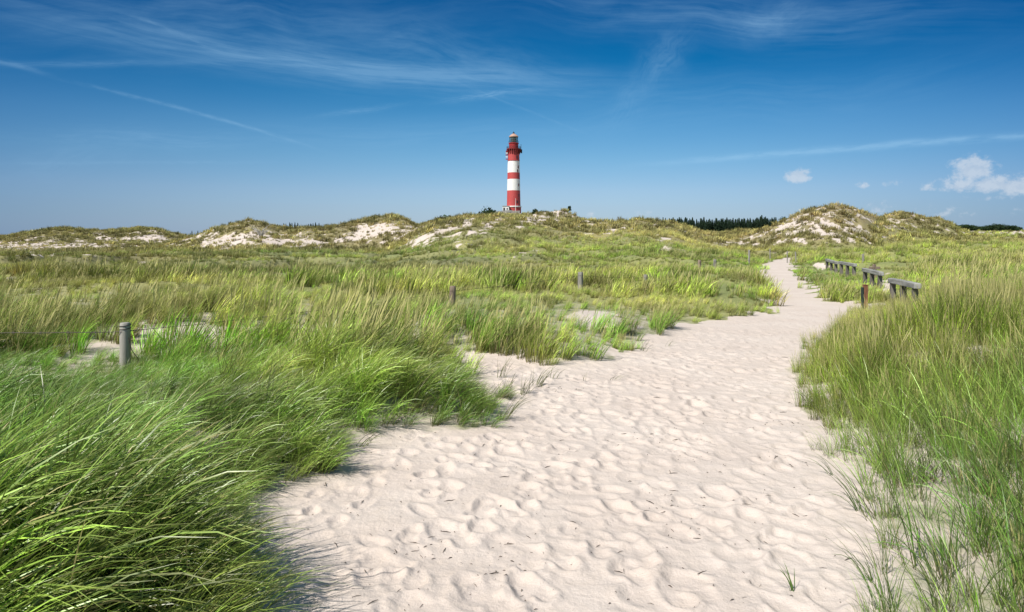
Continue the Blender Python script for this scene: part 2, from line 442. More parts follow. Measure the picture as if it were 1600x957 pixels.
# colour of the growth, shaded hollows painted in as the heaviest 'dark' blobs: column, row, half width, half height, palette, weight
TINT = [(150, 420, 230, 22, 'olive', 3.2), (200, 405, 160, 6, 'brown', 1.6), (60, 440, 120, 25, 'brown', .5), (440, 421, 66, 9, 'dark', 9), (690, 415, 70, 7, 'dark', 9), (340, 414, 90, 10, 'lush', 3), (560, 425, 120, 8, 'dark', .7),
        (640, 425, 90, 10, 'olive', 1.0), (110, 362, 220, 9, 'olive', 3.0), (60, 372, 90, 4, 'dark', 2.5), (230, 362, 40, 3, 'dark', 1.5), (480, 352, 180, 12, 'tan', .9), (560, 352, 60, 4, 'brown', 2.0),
        (820, 375, 220, 30, 'tan', .9), (760, 352, 160, 14, 'olive', 1.5), (950, 350, 150, 12, 'olive', .9), (900, 395, 160, 20, 'yg', .9), (820, 412, 60, 10, 'brown', 1.0),
        (1000, 430, 220, 26, 'yg', 1.6), (1150, 455, 70, 40, 'vivid', 3.0), (1090, 480, 70, 25, 'vivid', 1.4), (1110, 425, 80, 14, 'vivid', 1.0), (1180, 378, 110, 14, 'tan', 1.6), (1210, 395, 60, 8, 'olive', .8),
        (1300, 350, 90, 30, 'brown', 1.8), (1240, 370, 90, 16, 'tan', 1.4), (1430, 345, 50, 12, 'brown', 1.0), (1400, 362, 60, 18, 'yg', 1.2), (1450, 355, 80, 10, 'yg', 1.2),
        (1430, 395, 220, 28, 'yg', 2.2), (1560, 400, 120, 14, 'straw', .7), (1470, 425, 120, 9, 'brown', .9), (1540, 440, 100, 12, 'olive', 1.2), (1320, 445, 50, 20, 'vivid', 1.8), (1300, 430, 60, 12, 'lush', 1.2),
        (1380, 540, 130, 40, 'yg', 3.0), (1500, 520, 150, 60, 'yg', 2.6), (1440, 520, 90, 30, 'straw', .4), (1400, 590, 130, 45, 'vivid', 1.8), (1520, 480, 120, 40, 'vivid', 1.2), (1560, 640, 120, 70, 'lush', 2.2), (1280, 615, 50, 20, 'vivid', 2.0),
        (1500, 850, 260, 130, 'lush', 3.0), (1300, 600, 40, 60, 'yg', 1.0),
        (560, 470, 140, 22, 'straw', .7), (420, 480, 300, 26, 'lush', 1.2), (880, 520, 200, 30, 'lush', 1.6), (1050, 500, 70, 24, 'vivid', 1.2), (120, 500, 120, 30, 'lush', 1.2), (700, 400, 300, 12, 'lush', .6), (250, 485, 260, 22, 'yg', 1.3), (420, 455, 200, 18, 'yg', 1.6), (300, 500, 120, 14, 'brown', .9), (100, 470, 160, 20, 'vivid', .8), (640, 480, 80, 20, 'straw', .8),
        (740, 490, 90, 40, 'lush', 1.6), (860, 490, 120, 30, 'yg', 1.2), (850, 545, 110, 26, 'vivid', 1.4), (1020, 490, 60, 24, 'brown', .7), (960, 440, 100, 20, 'olive', 1.0),
        (300, 760, 420, 190, 'lush', 5.0), (600, 600, 160, 60, 'vivid', 2.5), (350, 570, 300, 40, 'vivid', 2.2), (480, 540, 120, 30, 'vivid', 1.2)]


def project(X, Y, Z):
    Ys = np.maximum(Y, .5)
    return 800 + F * X / Ys, HZ - F * (Z - CH) / Ys


def veg_fields(X, Y, Z, d):
    """cover 0..1 and the colour of what grows there"""
    px, py = project(X, Y, Z)
    behind = Y < 1.2
    cover = 1.0 + 0 * X
    n_hi = fbm(X * 1.6, Y * 1.6, 61, 3)
    far = ss(Y, 45, 90)
    n_far = fbm(X * .22, Y * .22, 67, 4, .6)
    n_far2 = fbm(X * .75, Y * .55, 71, 3, .7)
    nn = n_hi * (1 - far) + (n_far * .35 + n_far2 * .65) * far
    s = 0 * X
    for cx, cy, rx, ry, st in SAND:
        g = np.exp(-(((px - cx) / rx) ** 2 + ((py - cy) / ry) ** 2)) * st
        s = s + g
    s = np.where(behind, 0, s)
    s = s * (1 - .30 * far * (s < 1.1)) + (nn - .5) * (1.9 + 2.6 * far) * ss(np.abs(s), .05, .4) * (1 - .8 * ss(s, 1.0, 1.3))
    s = s + far * .9 * np.clip(n_far2 - .60, 0, 1) * 3
    sand = ss(s, .38, .62)
    grow = ss(d + (n_hi - .5) * .8 * np.clip(Y / 7, .6, 2.0), -.02, .22)
    cover = grow * (1 - sand)
    wsum = 0.55 + 0 * X
    base = np.where((far > .5)[:, None], np.array(PAL['olive']) * .45 + np.array(PAL['tan']) * .55, np.array(PAL['yg']) * .6 + np.array(PAL['lush']) * .4)
    c = base * .55
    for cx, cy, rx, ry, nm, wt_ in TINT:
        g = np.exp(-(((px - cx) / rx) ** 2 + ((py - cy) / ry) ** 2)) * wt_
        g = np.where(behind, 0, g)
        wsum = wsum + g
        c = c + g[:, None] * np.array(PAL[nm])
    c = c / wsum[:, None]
    # broad patches of drier and greener growth
    p1 = fbm(X * .12, Y * .12, 83, 3); p2 = fbm(X * .5, Y * .5, 89, 3)
    dry = np.clip((p1 - .5) * 1.6 + (p2 - .5) * 1.5, -.5, .6)
    c = c * (1 + (p2 - .5)[:, None] * .5)
    c = np.where((dry > 0)[:, None], c * (1 - dry[:, None] * .7) + np.array(PAL['straw']) * dry[:, None] * .7 * (.55 + .45 * ss(Y, 6, 9))[:, None],
                 c * (1 + dry[:, None] * .5) + np.array(PAL['lush']) * (-dry[:, None]) * .5)
    w_ = (.38 * ss(Y, 70, 90) * (Y < 300))[:, None]
    c = c * (1 - w_) + np.array([.25, .20, .09]) * w_
    return cover, np.clip(c, .01, .8), nn


# ------------------------------------------------------------------ materials
def new_mat(name):
    m = bpy.data.materials.new(name)
    m.use_nodes = True
    m.node_tree.nodes.clear()
    T = NT(m.node_tree)
    out = T.n('ShaderNodeOutputMaterial')
    b = T.n('ShaderNodeBsdfPrincipled')
    m.node_tree.links.new(b.outputs[0], out.inputs[0])
    return m, T, b, out


def simple_mat(name, rgb, rough=.7, var=.15, scale=8.0, spec=.3, bump=0.0, metal=0.0, stretch=(1, 1, 1)):
    m, T, b, out = new_mat(name)
    t = T.n('ShaderNodeTexCoord')
    mp = T.n('ShaderNodeMapping'); mp.inputs['Scale'].default_value = stretch
    m.node_tree.links.new(t.outputs['Object'], mp.inputs[0])
    nz = T.noise(mp.outputs[0], scale, 5, .6)
    f = T.sstep(nz, .3, .7)
    lo = tuple(x * (1 - var) for x in rgb); hi = tuple(min(1, x * (1 + var)) for x in rgb)
    T.put(b.inputs['Base Color'], T.mix(f, lo, hi))
    b.inputs['Roughness'].default_value = rough
    b.inputs['Specular IOR Level'].default_value = spec
    b.inputs['Metallic'].default_value = metal
    if bump:
        bp = T.n('ShaderNodeBump'); bp.inputs['Strength'].default_value = bump; bp.inputs['Distance'].default_value = .01
        T.put(bp.inputs['Height'], nz); T.put(b.inputs['Normal'], bp.outputs[0])
    return m


def ground_mat():
    m, T, b, out = new_mat('dune_ground')
    geo = T.n('ShaderNodeNewGeometry')
    P = geo.outputs['Position']
    a = T.n('ShaderNodeAttribute', attribute_name='cover'); a2 = T.n('ShaderNodeAttribute', attribute_name='growth')
    big = T.noise(P, .9, 3, .5); mid = T.noise(P, 9.0, 4, .6); fine = T.noise(P, 240.0, 3, .7); mf = T.noise(P, 60.0, 3, .6)
    sand = T.mix(T.sstep(big, .3, .7), (.565, .485, .435), (.61, .535, .485))
    sand = T.mix(T.m('MULTIPLY', T.sstep(mid, .35, .75), .30), sand, (.55, .46, .385))
    sand = T.mix(T.m('MULTIPLY', T.sstep(fine, .42, .72), .38), sand, (.40, .32, .26))
    sand = T.mix(T.m('MULTIPLY', T.sstep(mf, .66, .74), .35), sand, (.30, .24, .19))
    lit = T.mix(T.sstep(mid, .35, .65), (.13, .10, .05), (.27, .21, .12))
    gr = T.mix(T.sstep(mf, .3, .7), T.mix(0.55, a2.outputs['Color'], (.05, .05, .015)), a2.outputs['Color'])
    g2 = T.mix(0.62, lit, gr)
    edge = T.m('ADD', a.outputs['Fac'], T.m('MULTIPLY', T.m('SUBTRACT', T.noise(P, 3.0, 5, .65), .5), .9))
    T.put(b.inputs['Base Color'], T.mix(T.m('MULTIPLY', T.sstep(edge, .30, .80), .88), sand, g2))
    b.inputs['Roughness'].default_value = .95
    b.inputs['Specular IOR Level'].default_value = .12
    bp = T.n('ShaderNodeBump'); bp.inputs['Strength'].default_value = .45; bp.inputs['Distance'].default_value = .006
    T.put(bp.inputs['Height'], T.m('ADD', fine, T.m('MULTIPLY', mf, 1.4)))
    bp2 = T.n('ShaderNodeBump'); bp2.inputs['Strength'].default_value = .5; bp2.inputs['Distance'].default_value = .03
    T.put(bp2.inputs['Height'], T.noise(P, 14.0, 4, .6)); T.put(bp2.inputs['Normal'], bp.outputs[0])
    T.put(b.inputs['Normal'], bp2.outputs[0])
    return m


MG = ground_mat()

# ------------------------------------------------------------------ terrain mesh: polar sheet round the camera, out to the horizon
ang = np.concatenate([np.arange(-180, -70, 5.0), np.arange(-70, -43, 1.0), np.arange(-43, 43, .135), np.arange(43, 70, 1.0), np.arange(70, 180, 5.0)])
rr = [0.02, .3, .6, 1.0, 1.4, 1.8, 2.1]
r = 2.3
while r < 9000:
    rr.append(r)
    r *= 1.0042 if r < 11 else (1.0075 if r < 60 else (1.006 if r < 190 else (1.015 if r < 450 else 1.12)))
rr = np.array(rr)
A_, R_ = np.meshgrid(np.radians(ang), rr)
X = (np.sin(A_) * R_); Y = (np.cos(A_) * R_)
nr, na = X.shape
x = X.ravel(); y = Y.ravel()
zv, own, dd = terrain(x, y)
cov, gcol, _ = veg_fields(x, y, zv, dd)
Z = zv.reshape(nr, na)
P = np.stack([X, Y, Z], -1)
dA = np.roll(P, -1, 1) - np.roll(P, 1, 1)
dR = np.empty_like(P); dR[1:-1] = P[2:] - P[:-2]; dR[0] = P[1] - P[0]; dR[-1] = P[-1] - P[-2]
Nn = np.cross(dA, dR); Nn /= np.maximum(np.linalg.norm(Nn, axis=-1, keepdims=True), 1e-12)
Nn = np.where(Nn[..., 2:3] < 0, -Nn, Nn).reshape(-1, 3)
ii = (np.arange(nr - 1)[:, None] * na + np.arange(na)[None, :])
jj = (np.arange(nr - 1)[:, None] * na + (np.arange(na)[None, :] + 1) % na)
quads = np.stack([ii, jj, jj + na, ii + na], -1).reshape(-1, 4)
fd = dd[quads].mean(1)
fown = own[quads[:, 0]]
owner = np.where(fd < 0, -1, fown)


def mesh_from(name, verts, faces, mat=None, attrs=None, normals=None, smooth=True):
    me = bpy.data.meshes.new(name)
    me.vertices.add(len(verts)); me.vertices.foreach_set('co', np.asarray(verts, np.float32).ravel())
    k = faces.shape[1]
    me.loops.add(faces.size); me.loops.foreach_set('vertex_index', faces.astype(np.int32).ravel())
    me.polygons.add(len(faces))
    me.polygons.foreach_set('loop_start', (np.arange(len(faces)) * k).astype(np.int32))
    me.polygons.foreach_set('loop_total', np.full(len(faces), k, np.int32))
    me.polygons.foreach_set('use_smooth', np.full(len(faces), smooth))
    me.update(calc_edges=True)
    for nm, (typ, data) in (attrs or {}).items():
        at = me.attributes.new(nm, typ, 'POINT')
        at.data.foreach_set({'FLOAT': 'value', 'FLOAT_COLOR': 'color', 'FLOAT_VECTOR': 'vector', 'INT': 'value'}[typ], np.asarray(data).ravel())
    if normals is not None:
        me.normals_split_custom_set_from_vertices(normals.tolist())
    if mat:
        me.materials.append(mat)
    return me


def tag(o, label=None, cat=None, group=None, kind=None):
    if label: o['label'] = label
    if cat: o['category'] = cat
    if group: o['group'] = group
    if kind: o['kind'] = kind
    return o


def link(name, me, parent=None, loc=None, rot=None):
    o = bpy.data.objects.new(name, me)
    col.objects.link(o)
    if parent: o.parent = parent
    if loc is not None: o.location = loc
    if rot is not None: o.rotation_euler = rot
    return o


verts_all = P.reshape(-1, 3)
c4 = np.concatenate([gcol, np.ones((len(gcol), 1))], 1)
names = {-1: ('path', 'trodden pale sand path winding up from the foreground'), 0: ('ground', 'sandy dune hollow floor under the grass')}
for k_, rd in enumerate(RIDGES):
    names[k_ + 1] = (rd[0], rd[1])
for k_, (nm, lb) in names.items():
    f = quads[owner == k_]
    if not len(f):
        continue
    used, inv = np.unique(f, return_inverse=True)
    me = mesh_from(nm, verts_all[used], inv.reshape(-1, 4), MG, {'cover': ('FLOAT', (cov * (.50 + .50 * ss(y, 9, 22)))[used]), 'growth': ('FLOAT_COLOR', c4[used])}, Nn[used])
    o = link(nm, me)
    tag(o, lb, {'path': 'path', 'ground': 'ground'}.get(nm, 'dune'), None, 'structure')
    if nm == 'sand_dune':
        o['group'] = 'sand dunes around the hollow'


# ------------------------------------------------------------------ grass
def grass_mat(name, rough=.42, transl=.20, spec=.22):
    m, T, b, out = new_mat(name)
    gi = T.n('ShaderNodeAttribute', attribute_name='gcol', attribute_type='INSTANCER')
    bl = T.n('ShaderNodeAttribute', attribute_name='blade')       # r: random, g: height along blade, b: straw amount
    sp = T.n('ShaderNodeSeparateColor'); m.node_tree.links.new(bl.outputs['Color'], sp.inputs[0])
    rnd, t, st = sp.outputs
    v = T.m('ADD', .30, T.m('MULTIPLY', T.m('POWER', rnd, 1.8), 2.0))
    sc_ = T.n('ShaderNodeVectorMath', operation='SCALE')
    T.put(sc_.inputs[0], gi.outputs['Color']); T.put(sc_.inputs[3], v)
    c = T.mix(st, sc_.outputs[0], (.50, .44, .20))
    c = T.mix(T.sstep(t, 0.0, .45, .80, 0.0), c, (.13, .10, .035))  # blade feet darkened to paint the shade between tussocks
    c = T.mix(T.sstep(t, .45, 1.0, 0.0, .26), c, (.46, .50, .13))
    T.put(b.inputs['Base Color'], c)
    b.inputs['Roughness'].default_value = rough
    b.inputs['Specular IOR Level'].default_value = spec
    tr = T.n('ShaderNodeBsdfTranslucent'); T.put(tr.inputs[0], c)
    mx = T.n('ShaderNodeMixShader'); mx.inputs[0].default_value = transl
    L = m.node_tree.links
    L.new(b.outputs[0], mx.inputs[1]); L.new(tr.outputs[0], mx.inputs[2]); L.new(mx.outputs[0], out.inputs[0])
    return m


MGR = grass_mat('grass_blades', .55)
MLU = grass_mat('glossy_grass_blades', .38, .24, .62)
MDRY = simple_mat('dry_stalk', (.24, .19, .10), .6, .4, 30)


def tuft_arrays(n, length, lean, spread, width, seg=5, root=.10, droop=.9, straw=.08, heads=0, up=.15, rg=None, wind=(1, 0)):
    """blades rooted in a small disc, leaning down-wind (+X) and arching over"""
    V, Fc, C = [], [], []
    rg = rg or rng
    for i in range(n + heads):
        head = i >= n
        a = rg.uniform(0, 2 * math.pi); q = root * math.sqrt(rg.random())
        bx, by = q * math.cos(a), q * math.sin(a)
        L = length * (rg.uniform(.55, 1.12) if not head else rg.uniform(1.05, 1.35))
        out = rg.normal(0, spread)
        az = a if rg.random() < .5 else rg.uniform(0, 2 * math.pi)
        dxx = lean * wind[0] * (1 if not head else .55) + abs(out) * math.cos(az) * (1 if not head else .4)
        dyy = lean * wind[1] + abs(out) * math.sin(az) * (1 if not head else .4)
        dv = np.array([dxx, dyy]); lm = np.hypot(*dv) + 1e-6
        hd = dv / lm
        th0 = min(lm * .45 + up * .3, 1.0); th1 = min(th0 + droop * (.45 + lm) * (.7 + .6 * rg.random()) * (1 if not head else .35), 2.0)
        rr_, st = rg.random(), 1.0 if (head or rg.random() < straw) else rg.random() ** 3 * .3
        w0 = width * rg.uniform(.7, 1.3) * (1 if not head else .6)
        side = np.array([-hd[1], hd[0]]); tw = rg.uniform(-1.2, 1.2)
        px_, py_, pz_ = bx, by, -.03
        sg = seg if not head else seg + 2
        base = len(V)
        for s_ in range(sg + 1):
            t = s_ / sg
            th = th0 + (th1 - th0) * t ** 1.4
            w = w0 * (1 - t ** 2.2) * (.75 + .5 * t) + .0002
            if head:
                w = w0 * .5 if t < .72 else w0 * 2.2 * math.sin(min(1, (t - .70) / .30) * math.pi * .94) + .0004
            ct, s2 = math.cos(tw), math.sin(tw)
            nx_, ny_ = side[0] * ct + hd[0] * s2 * math.cos(th), side[1] * ct + hd[1] * s2 * math.cos(th)
            nz_ = -s2 * math.sin(th)
            V.append((px_ - nx_ * w / 2, py_ - ny_ * w / 2, pz_ - nz_ * w / 2)); V.append((px_ + nx_ * w / 2, py_ + ny_ * w / 2, pz_ + nz_ * w / 2))
            C += [(rr_, t, st, 1)] * 2
            if s_ < sg:
                k = base + 2 * s_
                Fc.append((k, k + 1, k + 3, k + 2))
            st_ = L / sg
            px_ += hd[0] * math.sin(th) * st_; py_ += hd[1] * math.sin(th) * st_; pz_ += math.cos(th) * st_
            if pz_ < .012: pz_ = .012 + rg.random() * .01
    return np.array(V), np.array(Fc), np.array(C)


def tuft_set(name, nvar, mat=None, **kw):
    c = bpy.data.collections.new(name)
    for i in range(nvar):
        V, Fc, C = tuft_arrays(**kw)
        me = mesh_from('tuft', V, Fc, mat or MGR, {'blade': ('FLOAT_COLOR', C)})
        o = bpy.data.objects.new('tuft_%s_%02d' % (name, i), me)
        c.objects.link(o)
    return c


def scatter(name, coll, nvar, pts, rotz, scl, gc, label, cat, stretch=None):
    n = len(pts)
    me = bpy.data.meshes.new(name)
    me.vertices.add(n); me.vertices.foreach_set('co', np.asarray(pts, np.float32).ravel())
    rot = np.zeros((n, 3), np.float32); rot[:, 2] = rotz
    rot[:, 0] = rng.normal(0, .08, n); rot[:, 1] = rng.normal(0, .08, n)
    at = me.attributes.new('rot', 'FLOAT_VECTOR', 'POINT'); at.data.foreach_set('vector', rot.ravel())
    s3 = np.repeat(np.asarray(scl, np.float32)[:, None], 3, 1)
    at = me.attributes.new('scl', 'FLOAT_VECTOR', 'POINT'); at.data.foreach_set('vector', s3.ravel())
    at = me.attributes.new('idx', 'INT', 'POINT'); at.data.foreach_set('value', rng.integers(0, nvar, n).astype(np.int32))
    at = me.attributes.new('gcol', 'FLOAT_COLOR', 'POINT')
    at.data.foreach_set('color', np.concatenate([gc, np.ones((n, 1))], 1).astype(np.float32).ravel())
    me.update()
    o = link(name, me)
    ng = bpy.data.node_groups.new(name, 'GeometryNodeTree')
    ng.interface.new_socket('Geometry', in_out='INPUT', socket_type='NodeSocketGeometry')
    ng.interface.new_socket('Geometry', in_out='OUTPUT', socket_type='NodeSocketGeometry')
    gi = ng.nodes.new('NodeGroupInput'); go = ng.nodes.new('NodeGroupOutput')
    m2p = ng.nodes.new('GeometryNodeMeshToPoints')
    ci = ng.nodes.new('GeometryNodeCollectionInfo'); ci.inputs['Collection'].default_value = coll
    ci.inputs['Separate Children'].default_value = True; ci.inputs['Reset Children'].default_value = True
    ip = ng.nodes.new('GeometryNodeInstanceOnPoints'); ip.inputs['Pick Instance'].default_value = True

    def na_(nm, dt):
        a = ng.nodes.new('GeometryNodeInputNamedAttribute'); a.data_type = dt; a.inputs[0].default_value = nm
        return a.outputs[0]
    L = ng.links
    L.new(gi.outputs[0], m2p.inputs[0]); L.new(m2p.outputs[0], ip.inputs['Points']); L.new(ci.outputs[0], ip.inputs['Instance'])
    L.new(na_('rot', 'FLOAT_VECTOR'), ip.inputs['Rotation']); L.new(na_('scl', 'FLOAT_VECTOR'), ip.inputs['Scale']); L.new(na_('idx', 'INT'), ip.inputs['Instance Index'])
    L.new(ip.outputs[0], go.inputs[0])
    md = o.modifiers.new('scatter', 'NODES'); md.node_group = ng
    tag(o, label, cat, None, 'stuff')
    return o


def sample(Y0, Y1, dens, umax=.92, umin=None):
    umin = -umax if umin is None else umin
    n = int(dens * (umax - umin) * (Y1 ** 2 - Y0 ** 2) / 2)
    yy = np.sqrt(rng.uniform(Y0 ** 2, Y1 ** 2, n)); xx = rng.uniform(umin, umax, n) * yy
    z, ow, d = terrain(xx, yy)
    cv, gc, nn = veg_fields(xx, yy, z, d)
    px, py = project(xx, yy, z)
    return xx, yy, z, d, cv, gc, px, py


LOWG = [(195, 596, 90, 14, .50), (60, 600, 120, 14, .35), (707, 520, 20, 40, .5), (907, 468, 44, 14, .55), (1009, 464, 40, 16, .68), (1105, 432, 50, 10, .5), (1175, 412, 30, 8, .4),
        (1320, 440, 70, 14, .55), (1380, 462, 60, 20, .62), (1440, 482, 50, 14, .50), (1350, 492, 30, 14, .6)]


def height_mul(X_, Y_):
    px = 800 + F * X_ / Y_; py = HZ + CH * F / Y_
    q = .46 + .98 * ss(fbm(X_ * 1.0, Y_ * .75, 101, 3), .30, .70)
    for cx, cy, rx, ry, st in LOWG:
        q = q * (1 - st * np.exp(-(((px - cx) / rx) ** 2 + ((py - cy) / ry) ** 2)))
    return q


CREST_NEAR = [(-200, 582), (150, 578), (230, 574), (260, 540), (350, 518), (480, 500), (600, 522), (700, 560), (760, 620), (900, 620)]
CREST_MID = [(-200, 452), (150, 454), (300, 444), (420, 440), (600, 446), (680, 456), (707, 474), (740, 462), (860, 464), (907, 486), (960, 466), (1010, 484), (1060, 468), (1150, 470), (1210, 480)]
CREST_RIGHT = [(1150, 560), (1250, 535), (1300, 505), (1345, 490), (1390, 478), (1430, 470), (1450, 452), (1500, 440), (1560, 434), (1650, 428), (1900, 424)]
CREST_FAR = [(-200, 412), (380, 413), (440, 416), (500, 413), (640, 411), (700, 415), (1080, 414), (1130, 420), (1200, 414), (1280, 424), (1330, 428), (1400, 428), (1450, 398), (1700, 392)]


def height_cap(X_, Y_, Z_, crest):
    px = 800 + F * X_ / Y_
    pt = np.interp(px, [c[0] for c in crest], [c[1] for c in crest])
    return CH - (pt - HZ) / F * Y_ - Z_


def put_grass(name, label, tset, nv, band, dens, size, keep=None, rotj=.5, gmul=1.0, colj=.22, umax=.92, umin=None, sparse=0.02, crest=None, eff=.55, clv=1.0, hm=1.0):
    xx, yy, z, d, cv, gc, px, py = sample(*band, dens, umax, umin)
    p = cv ** .8 + sparse * (d > .15)
    if band[0] > 70 and band[0] < 100:
        tall = np.exp(-(((px - 1300) / 95) ** 2 + ((py - 350) / 30) ** 2)) + .6 * np.exp(-(((px - 700) / 90) ** 2 + ((py - 362) / 20) ** 2))
        p = p + .55 * tall
        gc = gc * .62 + np.array([.27, .22, .085]) * .38
        gc = gc * (1 - .5 * tall[:, None]) + np.array([.20, .145, .06]) * .5 * tall[:, None]
    if keep is not None:
        p = p * keep(xx, yy, z, d, px, py)
    if band[0] > 7 and band[1] < 60:
        p = p * (.22 + .78 * ss(fbm(xx * 1.25, yy * .8, 151, 3), .38, .54))
    m = rng.random(len(xx)) < p
    xx, yy, z, gc, px, py, d, cv = xx[m], yy[m], z[m], gc[m], px[m], py[m], d[m], cv[m]
    n = len(xx)
    s = size(xx, yy, d, px, py) * rng.uniform(.75, 1.2, n)
    s = s * (.62 + .38 * ss(cv, 0, .9)) * (height_mul(xx, yy) * hm + (1 - hm))
    if crest is not None:
        cap = height_cap(xx, yy, z, crest) / eff * rng.uniform(.82, 1.08, n) * (.72 + .62 * ss(fbm(xx * .9, yy * .7, 201, 2), .25, .75))
        s = np.clip(np.minimum(s, cap), .34, 2)
    cl = fbm(xx * 1.3, yy * .9, 131, 2) if band[1] < 60 else fbm(xx * .5, yy * .35, 133, 3)
    cl2 = fbm(xx * .42, yy * .30, 137, 3) if band[1] < 60 else fbm(xx * .12, yy * .10, 139, 3)
    bri = np.clip(.12 + 1.60 * ss(cl, .15, .85) * (.55 + .9 * ss(cl2, .25, .75)), .22, 1.75)
    bri = 1.05 + (bri - .95) * clv
    g = gc * gmul * bri[:, None] * (1 + rng.normal(0, colj, (n, 1))) * (1 + rng.normal(0, .05, (n, 3)))
    dryt = (rng.random(n) < .10 + .25 * ss(cl2, .55, .8))[:, None] * (yy > 6.5)[:, None]
    g = np.where(dryt, g * .45 + np.array([.30, .22, .09]) * .55 * bri[:, None], g)
    rz = rng.normal(0, rotj, n)
    return scatter(name, tset, nv, np.stack([xx, yy, z - .01], 1), rz, s, np.clip(g, .008, .8), label, 'grass')


def is_left(X_, Y_):
    return (X_ < np.interp(Y_, [0, 5, 8, 12, 20, 45, 60], [0, .5, 1.8, 4.4, 8, 18, 24]))


lushL = tuft_set('lush', 8, MLU, n=56, length=.72, lean=.78, spread=.52, width=.0074, seg=6, root=.11, droop=.95, straw=.07, heads=0, wind=(1, -.10))
midL = tuft_set('middle', 8, n=52, length=.64, lean=.55, spread=.34, width=.0095, seg=5, root=.13, droop=.75, straw=.15, heads=4, wind=(1, .05))
uprt = tuft_set('upright', 8, n=46, length=.66, lean=.12, spread=.34, width=.0070, seg=5, root=.12, droop=.6, straw=.09, heads=4, wind=(-.6, -.2))
spars = tuft_set('sparse', 8, MLU, n=22, length=.60, lean=.34, spread=.50, width=.0052, seg=5, root=.07, droop=.7, straw=.07, heads=0, wind=(-.8, -.3))
farT = tuft_set('far', 8, n=34, length=.62, lean=.40, spread=.40, width=.020, seg=3, root=.20, droop=.7, straw=.14, heads=2, wind=(1, 0))
duneT = tuft_set('dune', 8, n=26, length=.55, lean=.25, spread=.55, width=.042, seg=3, root=.28, droop=.8, straw=.16, heads=0, wind=(1, 0))

lowz = lambda px, py: np.exp(-(((px - 1150) / 75) ** 2 + ((py - 460) / 45) ** 2)) + np.exp(-(((px - 1320) / 60) ** 2 + ((py - 450) / 24) ** 2))
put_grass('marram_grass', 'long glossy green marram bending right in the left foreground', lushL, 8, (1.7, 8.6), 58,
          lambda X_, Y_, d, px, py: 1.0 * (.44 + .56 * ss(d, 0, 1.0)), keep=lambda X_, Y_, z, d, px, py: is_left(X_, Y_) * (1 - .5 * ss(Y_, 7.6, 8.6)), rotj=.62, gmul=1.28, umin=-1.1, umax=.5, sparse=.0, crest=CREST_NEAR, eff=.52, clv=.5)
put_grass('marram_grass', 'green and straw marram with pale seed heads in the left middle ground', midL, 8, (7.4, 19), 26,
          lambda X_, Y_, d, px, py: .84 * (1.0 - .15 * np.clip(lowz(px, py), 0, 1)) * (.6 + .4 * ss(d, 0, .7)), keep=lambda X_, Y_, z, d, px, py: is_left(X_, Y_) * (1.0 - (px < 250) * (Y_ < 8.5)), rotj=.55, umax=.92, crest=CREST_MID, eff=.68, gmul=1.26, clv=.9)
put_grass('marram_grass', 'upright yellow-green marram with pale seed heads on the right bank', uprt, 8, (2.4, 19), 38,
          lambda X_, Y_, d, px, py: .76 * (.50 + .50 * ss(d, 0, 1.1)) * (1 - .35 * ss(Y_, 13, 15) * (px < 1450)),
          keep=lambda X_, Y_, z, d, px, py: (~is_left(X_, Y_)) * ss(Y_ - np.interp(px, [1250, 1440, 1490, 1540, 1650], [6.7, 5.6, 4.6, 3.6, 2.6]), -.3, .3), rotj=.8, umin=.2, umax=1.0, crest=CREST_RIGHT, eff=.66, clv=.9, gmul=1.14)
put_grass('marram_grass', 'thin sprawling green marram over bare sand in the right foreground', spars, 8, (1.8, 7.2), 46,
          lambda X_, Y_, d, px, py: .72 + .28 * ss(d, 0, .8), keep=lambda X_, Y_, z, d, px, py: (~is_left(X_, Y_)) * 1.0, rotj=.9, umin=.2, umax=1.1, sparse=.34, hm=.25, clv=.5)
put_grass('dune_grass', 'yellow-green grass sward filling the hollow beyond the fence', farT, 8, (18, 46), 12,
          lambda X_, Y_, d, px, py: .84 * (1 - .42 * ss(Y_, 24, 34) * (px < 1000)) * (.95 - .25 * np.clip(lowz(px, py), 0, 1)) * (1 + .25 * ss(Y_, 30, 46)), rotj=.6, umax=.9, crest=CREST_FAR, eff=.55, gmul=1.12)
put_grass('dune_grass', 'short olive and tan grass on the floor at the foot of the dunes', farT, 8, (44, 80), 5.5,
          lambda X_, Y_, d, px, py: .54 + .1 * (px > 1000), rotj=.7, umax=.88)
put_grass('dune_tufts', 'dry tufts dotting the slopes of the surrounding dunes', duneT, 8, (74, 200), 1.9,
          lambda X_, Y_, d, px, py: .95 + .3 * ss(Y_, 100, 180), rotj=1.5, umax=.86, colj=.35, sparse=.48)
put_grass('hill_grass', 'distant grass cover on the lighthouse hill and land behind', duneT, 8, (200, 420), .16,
          lambda X_, Y_, d, px, py: 1.9 + 0 * X_, keep=lambda X_, Y_, z, d, px, py: 1.0 - (np.abs(px - 800) < 16) * (Y_ > 335), rotj=2, umax=.8, colj=.3)


